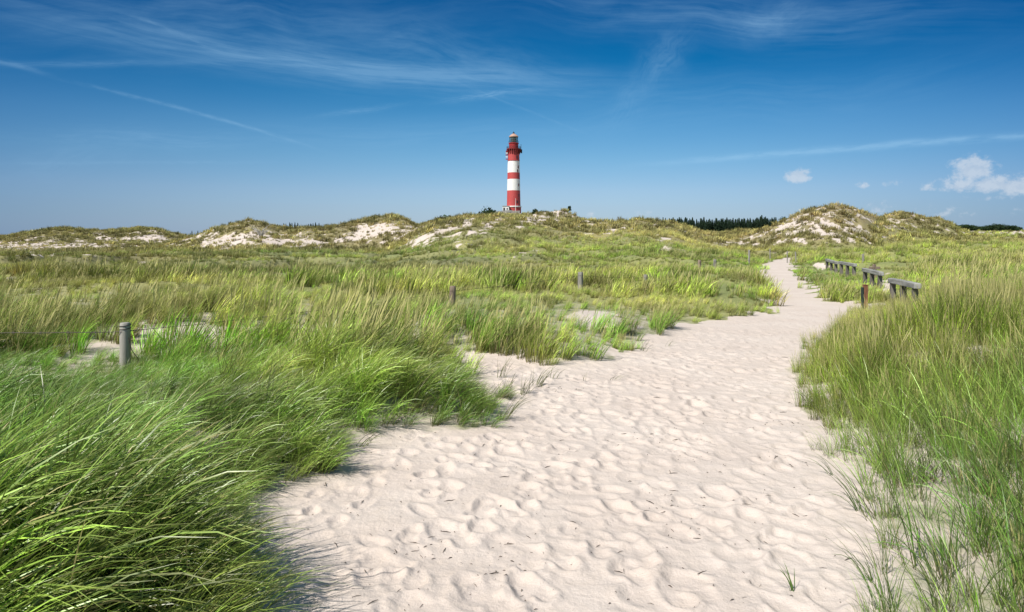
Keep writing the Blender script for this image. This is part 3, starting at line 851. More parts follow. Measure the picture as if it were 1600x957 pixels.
# ------------------------------------------------------------------ mesh helpers
class MB:
    def __init__(s):
        s.v = []; s.f = []

    def add(s, vs, fs):
        k = len(s.v)
        s.v += [tuple(v) for v in vs]; s.f += [tuple(i + k for i in f) for f in fs]

    def box(s, c, size, mat=None):
        hx, hy, hz_ = [q / 2 for q in size]
        vs = [Vector((sx * hx, sy * hy, sz * hz_)) for sx in (-1, 1) for sy in (-1, 1) for sz in (-1, 1)]
        if mat is not None: vs = [mat @ v for v in vs]
        s.add([v + Vector(c) for v in vs], [(0, 1, 3, 2), (4, 6, 7, 5), (0, 4, 5, 1), (2, 3, 7, 6), (0, 2, 6, 4), (1, 5, 7, 3)])

    def lathe(s, prof, n=32, c=(0, 0, 0), cap=True):
        vs = []; fs = []
        for (r_, z_) in prof:
            for i in range(n):
                a = 2 * math.pi * i / n
                vs.append((c[0] + r_ * math.cos(a), c[1] + r_ * math.sin(a), c[2] + z_))
        for j in range(len(prof) - 1):
            for i in range(n):
                fs.append((j * n + i, j * n + (i + 1) % n, (j + 1) * n + (i + 1) % n, (j + 1) * n + i))
        if cap:
            fs.append(tuple(range(n))[::-1]); fs.append(tuple((len(prof) - 1) * n + i for i in range(n)))
        s.add(vs, fs)

    def tube(s, pts, r_, n=8, jit=0.0, cap=True):
        pts = [Vector(p) for p in pts]
        vs = []; fs = []
        for j, p in enumerate(pts):
            d = (pts[min(j + 1, len(pts) - 1)] - pts[max(j - 1, 0)]).normalized()
            up = Vector((0, 0, 1)) if abs(d.z) < .9 else Vector((1, 0, 0))
            e1 = d.cross(up).normalized(); e2 = d.cross(e1)
            rj = r_[j] if isinstance(r_, (list, tuple)) else r_
            for i in range(n):
                a = 2 * math.pi * i / n
                q = rj * (1 + random.uniform(-jit, jit))
                vs.append(p + e1 * q * math.cos(a) + e2 * q * math.sin(a))
        for j in range(len(pts) - 1):
            for i in range(n):
                fs.append((j * n + i, j * n + (i + 1) % n, (j + 1) * n + (i + 1) % n, (j + 1) * n + i))
        if cap:
            fs.append(tuple(range(n))[::-1]); fs.append(tuple((len(pts) - 1) * n + i for i in range(n)))
        s.add(vs, fs)

    def build(s, name, mat, parent=None, smooth=False, bevel=0.0, loc=None, rot=None):
        me = bpy.data.meshes.new(name)
        me.from_pydata(s.v, [], s.f)
        me.update()
        if smooth:
            me.polygons.foreach_set('use_smooth', [True] * len(me.polygons))
            me.set_sharp_from_angle(angle=R(40))
        me.materials.append(mat)
        o = link(name, me, parent, loc, rot)
        if bevel:
            b = o.modifiers.new('bevel', 'BEVEL'); b.width = bevel; b.segments = 2; b.limit_method = 'ANGLE'
        return o


def empty(name, loc, label, cat, group=None, rz=0):
    o = bpy.data.objects.new(name, None)
    col.objects.link(o)
    o.location = loc; o.rotation_euler = (0, 0, rz)
    o.empty_display_size = .3
    return tag(o, label, cat, group)


def copy_tree(o, parent=None):
    c = o.copy(); col.objects.link(c)
    if parent: c.parent = parent
    for ch in [q for q in bpy.data.objects if q.parent == o]:
        copy_tree(ch, c)
    return c


# ------------------------------------------------------------------ lighthouse
LD = 370.0
lx = (802.6 - 800) / F * LD
mpp = LD / F


def LZ(py):
    return CH + (HZ - py) * mpp


lz0 = LZ(331.5)
Lh = empty('lighthouse', (lx, LD, lz0), 'tall red and white banded lighthouse on the dune hill', 'lighthouse')
M_wall, T, b, out = new_mat('banded_masonry')
tco = T.n('ShaderNodeTexCoord'); sp = T.n('ShaderNodeSeparateXYZ'); M_wall.node_tree.links.new(tco.outputs['Object'], sp.inputs[0])
zz_ = sp.outputs[2]
red = T.mix(T.noise(tco.outputs['Object'], .8, 4), (.42, .045, .045), (.52, .085, .08))
wht = T.mix(T.noise(tco.outputs['Object'], .6, 4), (.78, .77, .74), (.86, .85, .83))


def band(a, b_):
    return T.m('MULTIPLY', T.m('GREATER_THAN', zz_, LZ(a) - lz0), T.m('LESS_THAN', zz_, LZ(b_) - lz0))


bw = T.m('ADD', T.m('ADD', band(270.4, 251.9), band(298.3, 280.6)), band(324.4, 322.4))
T.put(b.inputs['Base Color'], T.mix(bw, red, wht)); b.inputs['Roughness'].default_value = .6
bk = T.n('ShaderNodeTexBrick'); bk.inputs['Scale'].default_value = 1.0
bp = T.n('ShaderNodeBump'); bp.inputs['Strength'].default_value = .3; bp.inputs['Distance'].default_value = .03
T.put(bp.inputs['Height'], T.noise(tco.outputs['Object'], 3.0, 3)); T.put(b.inputs['Normal'], bp.outputs[0])
M_red = simple_mat('red_painted_iron', (.33, .03, .03), .45, .12, 2)
M_dkred = simple_mat('dark_red_iron', (.17, .025, .025), .5, .2, 2)
M_dark = simple_mat('dark_metal', (.03, .03, .035), .4, .3, 3)
M_copper = simple_mat('pale_salmon_roof', (.46, .29, .22), .5, .15, 1.5)
M_white = simple_mat('white_paint', (.80, .79, .76), .55, .06, 2)
M_glass, T, b, out = new_mat('lantern_glass')
b.inputs['Base Color'].default_value = (.55, .72, .70, 1); b.inputs['Roughness'].default_value = .06; b.inputs['Transmission Weight'].default_value = .85
b.inputs['IOR'].default_value = 1.1; b.inputs['Alpha'].default_value = 1
M_window = simple_mat('window_pane', (.03, .04, .05), .15, .2, 2, .6)
rb, rt = 21.9 / 2 * mpp, 17.8 / 2 * mpp


def rad(z):
    h_ = LZ(233.5) - lz0
    return rb + (rt - rb) * (z / h_) ** .9


h = lambda py: LZ(py) - lz0
t = MB(); prof = [(rb * 1.06, -2.5), (rb * 1.06, h(324.6)), (rb * 1.0, h(324.4))]
for i in range(1, 25):
    z_ = h(324.4) + (h(236) - h(324.4)) * i / 24
    prof.append((rad(z_), z_))
t.lathe(prof, 48); tower = t.build('tower', M_wall, Lh, True)
t = MB(); t.lathe([(rad(h(252.3)) + .02, h(252.3)), (rad(h(252)) + .16, h(252.2)), (rad(h(252)) + .16, h(251.7)), (rad(h(251)) + .02, h(251.5))], 48, cap=False); t.build('string_course', M_red, Lh, True)
t = MB(); t.lathe([(rb * 1.05, h(324.3)), (rb * 1.13, h(324.2)), (rb * 1.13, h(322.8)), (rb * .99, h(322.6))], 48, cap=False); t.build('plinth_band', M_white, Lh, True)
# corbels under the gallery
cb = MB()
for i in range(20):
    a = 2 * math.pi * i / 20
    m = Matrix.Rotation(a, 3, 'Z')
    rr0 = rad(h(238))
    cb.box(m @ Vector((rr0 + .35, 0, h(236.4))), (.9, .34, 1.6), m)
    cb.box(m @ Vector((rr0 + .12, 0, h(239.6))), (.5, .34, 1.3), m)
cb.build('corbels', M_dkred, Lh)
gr = 21.6 / 2 * mpp
t = MB(); t.lathe([(rt * .98, h(236)), (gr * .98, h(234.4)), (gr * 1.03, h(234)), (gr * 1.03, h(233)), (rt * .8, h(232.8))], 48); gal = t.build('gallery', M_dkred, Lh, True)
t = MB()
for i in range(28):
    a = 2 * math.pi * i / 28
    t.tube([(gr * math.cos(a), gr * math.sin(a), h(233)), (gr * math.cos(a), gr * math.sin(a), h(229.6))], .045, 5)
for zz in (229.6, 230.8, 231.9):
    t.tube([(gr * math.cos(2 * math.pi * i / 36), gr * math.sin(2 * math.pi * i / 36), h(zz)) for i in range(37)], .05, 5)
t.build('railing', M_dark, gal)
rd_ = 14.6 / 2 * mpp
t = MB(); t.lathe([(rd_, h(233)), (rd_, h(225.6)), (rd_ * 1.10, h(225.2)), (rd_ * 1.10, h(224)), (rd_ * .95, h(223.8))], 40); wr = t.build('watch_room', M_red, Lh, True)
t = MB()
for i in range(20):
    a = 2 * math.pi * i / 20
    t.tube([(rd_ * 1.08 * math.cos(a), rd_ * 1.08 * math.sin(a), h(224)), (rd_ * 1.08 * math.cos(a), rd_ * 1.08 * math.sin(a), h(221))], .035, 5)
t.tube([(rd_ * 1.08 * math.cos(2 * math.pi * i / 30), rd_ * 1.08 * math.sin(2 * math.pi * i / 30), h(221)) for i in range(31)], .04, 5)
t.build('railing', M_dark, wr)
rl = 12.4 / 2 * mpp
t = MB(); t.lathe([(rl, h(223.8)), (rl, h(214.6))], 16); lr = t.build('lantern_room', M_glass, Lh)
t = MB()
for i in range(12):
    a = 2 * math.pi * i / 12
    t.tube([(rl * 1.02 * math.cos(a), rl * 1.02 * math.sin(a), h(223.8)), (rl * 1.02 * math.cos(a), rl * 1.02 * math.sin(a), h(214.6))], .09, 5)
for zz in (222.9, 219.4, 215.6):
    t.tube([(rl * 1.02 * math.cos(2 * math.pi * i / 24), rl * 1.02 * math.sin(2 * math.pi * i / 24), h(zz)) for i in range(25)], .07, 5)
t.build('glazing_bars', M_dark, lr)
t = MB(); t.lathe([(.5, h(223.7)), (.9, h(222)), (1.25, h(220.5)), (1.35, h(219)), (1.25, h(217.5)), (.8, h(215.8)), (.4, h(215.2))], 20); t.build('lens', M_window, Lh, True)
t = MB(); t.lathe([(rl * 1.18, h(214.7)), (rl * 1.20, h(214)), (rl * 1.02, h(212.6)), (rl * .78, h(211.2)), (rl * .45, h(210)), (rl * .22, h(209.5)), (rl * .18, h(208.9))], 32); rf = t.build('roof', M_copper, Lh, True)
t = MB(); t.lathe([(.25, h(209)), (.55, h(208.6)), (.62, h(208)), (.45, h(207.4)), (.15, h(207)), (.06, h(205.2))], 14); t.build('vent_ball', M_dark, rf, True)
# antennas bracketed outside the gallery
for (ax_, z0, z1, w_) in ((1.06, 240, 226, .13), (-1.10, 244, 236, .16), (1.16, 240, 234, .3)):
    t = MB(); t.tube([(ax_ * gr, -.6, h(z0)), (ax_ * gr, -.6, h(z1))], w_, 6)
    t.box((ax_ * gr * .92, -.6, h((z0 + z1) / 2)), (abs(ax_) * gr * .2, .12, .12)); t.build('antenna', M_dark if ax_ > 0 else M_red, Lh)
for k, zz in enumerate((237, 240, 243, 246, 249.5)):
    t = MB(); t.box((-rad(h(zz)) - .55, -1.2, h(zz)), (1.1, .5, .45)); t.tube([(-rad(h(zz)) + .3, -1.0, h(zz) - .1), (-rad(h(zz)) - .6, -1.2, h(zz) - .1)], .06, 5)
    t.build('aerial_panel', M_white if k % 2 else M_red, Lh)
# windows in the shaft
for a_, zz in ((28, 262), (12, 247), (32, 290), (36, 276), (20, 268), (30, 306), (10, 316)):
    rz_ = R(a_ - 90 + 20); rr0 = rad(h(zz))
    m = Matrix.Rotation(rz_, 3, 'Z')
    t = MB(); t.box(m @ Vector((rr0 + .01, 0, h(zz))), (.12, .75, 1.5), m)
    wf_ = t.build('window', M_dkred, Lh)
    t = MB(); t.box(m @ Vector((rr0 + .06, 0, h(zz))), (.06, .55, 1.25), m); t.build('pane', M_window, wf_)

# keeper's annex, car, flagpole, fence on the hill
ax0 = (791 - 800) / F * (LD - 5)
ann = empty('annex', (ax0, LD - 5, LZ(331) - .6), 'low white flat-roofed annex at the left foot of the lighthouse', 'building')
t = MB(); t.box((-.2, 0, .7), (3.4, 4, 5.0)); t.build('wall', M_white, ann, bevel=.03)
t = MB(); t.box((-.2, 0, 3.3), (3.8, 4.4, .22)); t.build('roof', simple_mat('grey_roof', (.35, .36, .38), .7), ann)
t = MB(); t.box((.5, -2.03, 1.8), (.8, .06, 1.0)); wf_ = t.build('window', M_white, ann); t = MB(); t.box((.5, -2.07, 1.8), (.62, .04, .82)); t.build('pane', M_window, wf_)
t = MB(); t.box((-1.1, -2.03, 1.4), (.85, .06, 1.9)); t.build('door', M_dark, ann)


def make_car(loc, rz):
    c = empty('parked_car', loc, 'small dark blue car parked at the foot of the lighthouse', 'car', None, rz)
    mp_ = simple_mat('blue_car_paint', (.02, .035, .10), .25, .1, 2, .6)
    prof_ = [(-2.05, .35), (-2.1, .75), (-1.95, .95), (-1.55, 1.0), (-1.2, 1.42), (.35, 1.46), (.95, 1.0), (1.8, .88), (2.05, .7), (2.05, .35)]
    t_ = MB(); n_ = len(prof_)
    t_.add([(x_, -.82 if z_ < 1.2 else -.68, z_) for x_, z_ in prof_] + [(x_, .82 if z_ < 1.2 else .68, z_) for x_, z_ in prof_],
           [tuple(range(n_)), tuple(range(n_, 2 * n_))[::-1]] + [(i, i + n_, (i + 1) % n_ + n_, (i + 1) % n_) for i in range(n_)])
    t_.build('body', mp_, c, bevel=.05)
    for sy in (-1, 1):
        t_ = MB(); t_.add([(-1.35, sy * .775, 1.03), (-1.08, sy * .715, 1.36), (.28, sy * .715, 1.38), (.72, sy * .775, 1.03)], [(0, 1, 2, 3)]); t_.build('side_window', M_window, c)
    for wx in (-1.3, 1.3):
        for sy in (-1, 1):
            t_ = MB(); m_ = Matrix.Rotation(R(90), 3, 'X')
            k0 = len(t_.v); t_.lathe([(.2, -.1), (.31, -.09), (.33, 0), (.31, .09), (.2, .1)], 16)
            t_.v = [tuple(m_ @ Vector(v) + Vector((wx, sy * .76, .33))) for v in t_.v]
            w_ = t_.build('wheel', M_dark, c, True)
    for sy in (-1, 1):
        t_ = MB(); t_.box((2.04, sy * .6, .72), (.06, .3, .14)); t_.build('headlight', M_white, c)
    return c


cx_ = (797.2 - 800) / F * (LD - 9)
make_car((cx_, LD - 9, ground_z(cx_, LD - 9) + .06), R(8))
fpx = (805.6 - 800) / F * (LD - 14)
fl = empty('flagpole', (fpx, LD - 14, LZ(331) - 1), 'thin white flagpole standing before the lighthouse', 'flagpole')
t = MB(); t.tube([(0, 0, 0), (0, 0, 3), (0, 0, 7)], [.14, .12, .07], 8); t.build('pole', M_white, fl, True)
t = MB(); t.lathe([(.02, 6.98), (.14, 7.05), (.14, 7.2), (.02, 7.28)], 10); t.build('finial', M_white, fl, True)
t = MB(); t.lathe([(.35, -.2), (.35, .15), (.2, .3)], 10); t.build('base', simple_mat('concrete', (.4, .39, .37), .8), fl)
hf = empty('hill_fence', (0, 0, 0), 'weathered grey picket fence running along the lighthouse hilltop', 'fence')
M_grey = simple_mat('weathered_grey_wood', (.34, .33, .31), .85, .3, 6, .2, .4, stretch=(1, 1, .2))
Df = 352.0
hx0, hx1 = (757 - 800) / F * Df, (812 - 800) / F * Df
npost = 15
for i in range(npost):
    x_ = hx0 + (hx1 - hx0) * i / (npost - 1); zg = ground_z(x_, Df)
    t = MB(); t.box((x_, Df, zg + .6), (.16, .16, 1.9)); t.build('post', M_grey, hf)
t = MB()
for zz in (.45, 1.0):
    for i in range(npost - 1):
        xa, xb = hx0 + (hx1 - hx0) * i / (npost - 1), hx0 + (hx1 - hx0) * (i + 1) / (npost - 1)
        za, zb = ground_z(xa, Df) + zz, ground_z(xb, Df) + zz
        t.tube([(xa, Df - .12, za + .1), (xb, Df - .12, zb + .1)], .07, 5)
t.build('rail', M_grey, hf)
t = MB()
for i in range(150):
    x_ = hx0 + (hx1 - hx0) * i / 149; zg = ground_z(x_, Df)
    t.box((x_, Df - .22, zg + .75), (.10, .03, 1.25))
t.build('pickets', M_grey, hf); hf.children[-1]['kind'] = 'stuff'


# ------------------------------------------------------------------ trees
def leaf_mat(name, rgb):
    m, T, b, out = new_mat(name)
    oi = T.n('ShaderNodeObjectInfo'); geo = T.n('ShaderNodeNewGeometry')
    nz = T.noise(geo.outputs['Position'], 1.7, 4, .6)
    c = T.mix(nz, tuple(q * .6 for q in rgb), tuple(q * 1.45 for q in rgb))
    c = T.mix(T.m('MULTIPLY', oi.outputs['Random'], .45), c, tuple(q * .6 for q in (rgb[0] * .7, rgb[1] * .9, rgb[2])))
    T.put(b.inputs['Base Color'], c); b.inputs['Roughness'].default_value = .75; b.inputs['Specular IOR Level'].default_value = .15
    return m


M_spruce = leaf_mat('spruce_needles', (.020, .040, .020))
M_pine = leaf_mat('pine_needles', (.035, .062, .024))
M_bark = simple_mat('bark', (.10, .075, .055), .9, .3, 10)


def conifer_meshes(hh=10.0, seed=0, rmax=2.0):
    rg = random.Random(seed)
    t_ = MB(); t_.tube([(0, 0, -.5), (0, 0, hh * .5), (rg.uniform(-.1, .1), 0, hh * .97)], [hh * .022, hh * .014, .02], 7); tm = t_
    c = MB()
    nw = 20
    for i in range(nw):
        f = i / (nw - 1)
        z0 = hh * (.10 + .88 * f)
        rr0 = rmax * (1 - f) ** .85 * rg.uniform(.75, 1.15) + .10
        nb = int(9 - 4 * f)
        for k in range(nb):
            a = 2 * math.pi * (k + rg.random() * .8) / nb + i
            L = rr0 * rg.uniform(.6, 1.15)
            for q in range(5):
                t0 = (q + .3) / 5 * L
                w = (.16 + .42 * (1 - abs(q / 4 - .45))) * (.45 + .55 * (1 - f)) * rg.uniform(.7, 1.3)
                zc = z0 - t0 * .28 + rg.uniform(-.12, .12)
                cx, cy = t0 * math.cos(a), t0 * math.sin(a)
                ux, uy = math.cos(a), math.sin(a)
                tl = rg.uniform(-.5, .5); ln = L * .30
                p1 = (cx - uy * w + ux * 0, cy + ux * w, zc - w * .5 + tl * .2); p2 = (cx + ux * ln, cy + uy * ln, zc - .1 - .2 * rg.random())
                p3 = (cx + uy * w, cy - ux * w, zc - w * .5 - tl * .2); p4 = (cx - ux * ln * .5, cy - uy * ln * .5, zc + .25)
                c.add([p1, p2, p3, p4], [(0, 1, 2), (0, 2, 3)])
    c.add([(-.10, 0, hh * .92), (.10, 0, hh * .92), (0, 0, hh * 1.02), (0, .1, hh * .92), (0, -.1, hh * .92)], [(0, 1, 2), (3, 4, 2)])
    return tm, c


def bushy_meshes(hh=7.0, seed=0, rw=2.6, low=.25):
    rg = random.Random(seed)
    t_ = MB(); lean = rg.uniform(-.6, .6)
    t_.tube([(0, 0, -.5), (lean * .3, 0, hh * .35), (lean, 0, hh * .75)], [hh * .03, hh * .022, .04], 7)
    for k in range(5):
        a = rg.uniform(0, 6.28)
        t_.tube([(lean * .3, 0, hh * (.3 + .05 * k)), (lean * .5 + rw * .6 * math.cos(a), rw * .6 * math.sin(a), hh * (.55 + .07 * k))], [hh * .013, .03], 5)
    c = MB()
    blobs = [(lean + rg.uniform(-rw, rw) * .62, rg.uniform(-rw, rw) * .62, hh * rg.uniform(low + .15, .86), rw * rg.uniform(.32, .55)) for _ in range(13)]
    for bx_, by_, bz_, br in blobs:
        for k in range(110):
            v = Vector((rg.gauss(0, 1), rg.gauss(0, 1), rg.gauss(0, 1))).normalized() * br * rg.uniform(.55, 1.12)
            p = Vector((bx_, by_, bz_)) + Vector((v.x, v.y, v.z * .72))
            e1 = Vector((rg.gauss(0, 1), rg.gauss(0, 1), rg.gauss(0, 1))).normalized(); e2 = e1.cross(Vector((rg.gauss(0, 1), rg.gauss(0, 1), 1))).normalized()
            s_ = rg.uniform(.16, .34) * (hh / 7) ** .5
            c.add([p - e1 * s_, p + e2 * s_ * .6, p + e1 * s_, p - e2 * s_ * .6], [(0, 1, 2, 3)])
    return t_, c


def tree_proto(kind, seed, hh, **kw):
    tm, c = (conifer_meshes if kind == 'c' else bushy_meshes)(hh, seed, **kw)
    mt = bpy.data.meshes.new('trunk'); mt.from_pydata(tm.v, [], tm.f); mt.materials.append(M_bark); mt.update()
    mc = bpy.data.meshes.new('crown'); mc.from_pydata(c.v, [], c.f); mc.materials.append(M_spruce if kind == 'c' else M_pine); mc.update()
    return mt, mc, hh


con = [tree_proto('c', i, 10.0, rmax=[1.9, 2.3, 1.6, 2.6, 2.1][i]) for i in range(5)]
bus = [tree_proto('b', 20 + i, 7.0, rw=[2.6, 3.2, 2.2, 3.6][i]) for i in range(4)]


def plant_tree(proto, px, py_top, D, name, label, cat, group=None, hmin=2.0, hmax=30, wide=1.0):
    x_ = (px - 800) / F * D
    zt = CH + (HZ - py_top) / F * D
    zg = ground_z(x_, D)
    hgt = min(max(zt - zg, hmin), hmax)
    zb = zt - hgt if zt - hgt < zg else zg
    s_ = hgt / proto[2]
    r_ = empty(name, (x_, D, zb - .1), label, cat, group, random.uniform(0, 6.28))
    r_.scale = (s_ * wide, s_ * wide, s_)
    link('trunk', proto[0], r_); link('crown', proto[1], r_)
    return r_


# the conifer wood on the skyline right of the lighthouse
rgt = random.Random(5)
for i in range(84):
    px_ = 1046 + (1212 - 1046) * (i + rgt.uniform(-.4, .4)) / 83
    top = np.interp(px_, [1046, 1060, 1090, 1150, 1190, 1212], [341, 340.5, 342.5, 342, 340, 341]) + rgt.uniform(-2.0, 3.4)
    if i % 9 == 0: top -= 2
    plant_tree(rgt.choice(con), px_, top, rgt.uniform(455, 520), 'conifer_tree', 'dark conifer in the dense wood on the skyline between lighthouse and tall dune', 'tree', 'conifers of the wood on the skyline', wide=rgt.uniform(1.2, 1.9), hmin=9)
for i in range(26):
    px_ = 430 + (498 - 430) * (i + rgt.uniform(-.4, .4)) / 25
    if 470 < px_ < 481 or 441 < px_ < 443: continue
    plant_tree(rgt.choice(con), px_, 350.5 + rgt.uniform(-3.0, 2.5), rgt.uniform(390, 430), 'conifer_tree', 'distant conifer peeping over the long dune left of the lighthouse', 'tree', 'conifers peeping over the left dune', hmin=6)
for i in range(9):
    px_ = rgt.uniform(275, 325)
    plant_tree(rgt.choice(con), px_, 363 + rgt.uniform(-2.5, 1.5), rgt.uniform(390, 430), 'conifer_tree', 'tiny conifer in the gap between the two left dunes', 'tree', 'conifers in the gap of the left dunes', hmin=5)
for i in range(30):
    px_ = 1488 + (1590 - 1488) * (i + rgt.uniform(-.4, .4)) / 29
    top = np.interp(px_, [1488, 1510, 1545, 1560, 1590], [353, 350.5, 352.5, 349.5, 353.5]) + rgt.uniform(-.9, 1.4)
    plant_tree(rgt.choice(bus), px_, top, rgt.uniform(400, 450), 'broadleaf_tree', 'dark round-topped tree of the wood at the far right horizon', 'tree', 'round trees of the wood at far right', wide=1.5, hmin=6)
for px_, top, D, k, w_, lb in [
        (754, 322.5, 200, 1, .9, 'dark bushy pine on the crest just left of the lighthouse'),
        (746, 327, 205, 0, .9, 'low pine shrub beside the bushy pine left of the lighthouse'),
        (762, 326.5, 260, 2, .7, 'small slim pine right of the bushy pine near the hill fence'),
        (676, 340.5, 190, 2, .8, 'small pine shrub at the foot of the centre dune crest'),
        (690, 338.5, 190, 0, 1.2, 'rounded pine shrub low on the left shoulder of the centre dune'),
        (712, 336.5, 190, 3, 1.5, 'spreading pine shrub halfway up the centre dune shoulder'),
        (888, 320.5, 162, 2, .9, 'lone dark pine on the sandy hummock right of the lighthouse'),
        (838, 324.5, 300, 2, .7, 'tiny pine behind the hummock nearest the lighthouse'),
        (845, 326.5, 300, 0, .7, 'tinier pine behind the hummock beside the other tiny pine'),
        (1227, 338, 420, 1, .8, 'single tree on the skyline just left of the tall pale dune'),
        (1160, 341, 150, 0, .3, ''), ]:
    if lb:
        plant_tree(bus[k], px_, top, D, 'pine_shrub' if 'shrub' in lb else 'pine_tree', lb, 'shrub' if 'shrub' in lb else 'tree', None, 1.2, wide=w_)
for i, px_ in enumerate((920, 958, 993, 1000, 1012, 1036, 1040)):
    plant_tree(con[i % 5], px_, [345, 343, 340, 339.5, 341, 340, 341][i] - .5, 330 + 9 * i, 'conifer_tree', 'tip of a conifer showing over the crest right of the hummock', 'tree', 'conifer tips over the centre crest', hmin=4)

# ------------------------------------------------------------------ wire fence on the left of the path
M_post = simple_mat('weathered_round_wood', (.27, .255, .225), .85, .35, 14, .2, .7, stretch=(1, 1, .12))
M_postb = simple_mat('brown_weathered_wood', (.22, .17, .13), .85, .35, 14, .2, .7, stretch=(1, 1, .12))
M_wire = simple_mat('rusty_wire', (.05, .04, .035), .6, .3, 40, metal=.3)
fence = empty('wire_fence', (0, 0, 0), 'wire fence on round wooden posts running along the left of the path', 'fence')
tops = []
for px_, ty, Y_, r_, lean, mt in [(-420, 500, 7.6, .065, .02, M_post), (195.5, 506, 8.0, .056, 0, M_post), (707.5, 448, 14.7, .065, .03, M_postb), (907, 426, 20.2, .075, .01, M_post), (1008.5, 430, 22.5, .075, .06, M_post),
                                  (1093, 407, 31, .07, .02, M_postb), (1117, 406, 32.5, .07, -.02, M_post), (1170.5, 391, 44, .06, 0, M_post)]:
    x_ = (px_ - 800) / F * Y_; zt = CH - (ty - HZ) / F * Y_
    zb = ground_z(x_, Y_) - .15
    t = MB(); n_ = 7
    pts = [(x_ + lean * (zt - zb) * (q / n_ - 1) * -1 - lean * (zt - zb), Y_, zb + (zt - zb) * q / n_) for q in range(n_ + 1)]
    pts = [(x_ - lean * (zt - p[2]), Y_, p[2]) for p in pts]
    rs_ = [r_ * 1.04] * n_ + [r_]
    pts.append((x_, Y_, zt + .012)); rs_.append(r_ * .86)
    t.tube(pts, rs_, 16, .02); p = t.build('post', mt, fence, True)
    tops.append((x_, Y_, zt, zb, r_))
wires = MB()
rw = random.Random(3)


def sagwire(a, b_, dza, dzb, sag, r_=.004):
    pts = []
    for q in range(15):
        f = q / 14
        p = Vector(a).lerp(Vector(b_), f)
        pts.append((p.x, p.y - .0, p.z + dza * (1 - f) + dzb * f - sag * 4 * f * (1 - f) + rw.uniform(-.006, .006)))
    wires.tube(pts, r_, 5)
    for q in range(1, 14):                       # barbs
        p = Vector(pts[q])
        for s_ in (-1, 1):
            wires.tube([p + Vector((-.012 * s_, -.006, -.018)), p + Vector((.012 * s_, .006, .018))], r_ * .6, 4)


for i in range(len(tops) - 1):
    a, b_ = tops[i], tops[i + 1]
    pa = (a[0], a[1] - a[4], a[2]); pb = (b_[0], b_[1] - b_[4], b_[2])
    rr_w = .0045 if i < 1 else .0036
    sagwire(pa, pb, -.09, -.09, .03 if i != 1 else .05, rr_w)
    sagwire(pa, pb, -.63, -.63, .03, rr_w)
a = tops[1]
wires.tube([(a[0] + a[4] * 1.08 * math.cos(q * .5), a[1] + a[4] * 1.08 * math.sin(q * .5), a[2] - .09 + .003 * q) for q in range(28)], .0045, 5)
wires.tube([(a[0] + .06, a[1] - .03, a[2] - .16), (a[0] + .11, a[1] - .06, a[2] - .30), (a[0] + .17, a[1] - .02, a[2] - .42), (a[0] + .12, a[1], a[2] - .5), (a[0] + .20, a[1] - .05, a[2] - .56)], .0045, 5)
wires.build('wire', M_wire, fence, True)

# stray posts
for px_, ty, by_, r_, mt, lb in [(1366, 414, 428, .10, M_postb, 'short pale post with a stub crosspiece behind the third rail'), (1348.5, 400, 408, .10, M_post, 'faint grey post standing in the field above the rails'),
                                 (1203, 389, 397, .07, M_post, 'thin pale post beyond the head of the path'), (1243, 394, 403, .07, M_post, 'small pale post right of the head of the path'),
                                 (1230, 393, 402, .06, M_post, 'slim pale post behind the bend of the path')]:
    Y_ = {1366: 27.0, 1348.5: 40.0, 1203: 56.0, 1243: 49.0, 1230: 50.0}[px_]
    x_ = (px_ - 800) / F * Y_; zt = CH - (ty - HZ) / F * Y_; zb = ground_z(x_, Y_)
    e = empty('wooden_post', (x_, Y_, zb), lb, 'post')
    hh_ = max(zt - zb, .5)
    t = MB(); t.tube([(0, 0, -.2), (0.01, 0, hh_ * .5), (0, 0, hh_), (0, 0, hh_ + .015)], [r_ * .7, r_ * .68, r_ * .66, r_ * .5], 12, .03); t.build('shaft', mt, e, True)
    if px_ == 1366:
        t = MB(); t.box((0, -.02, hh_ - .12), (.42, .09, .10)); t.build('crosspiece', mt, e, bevel=.01)

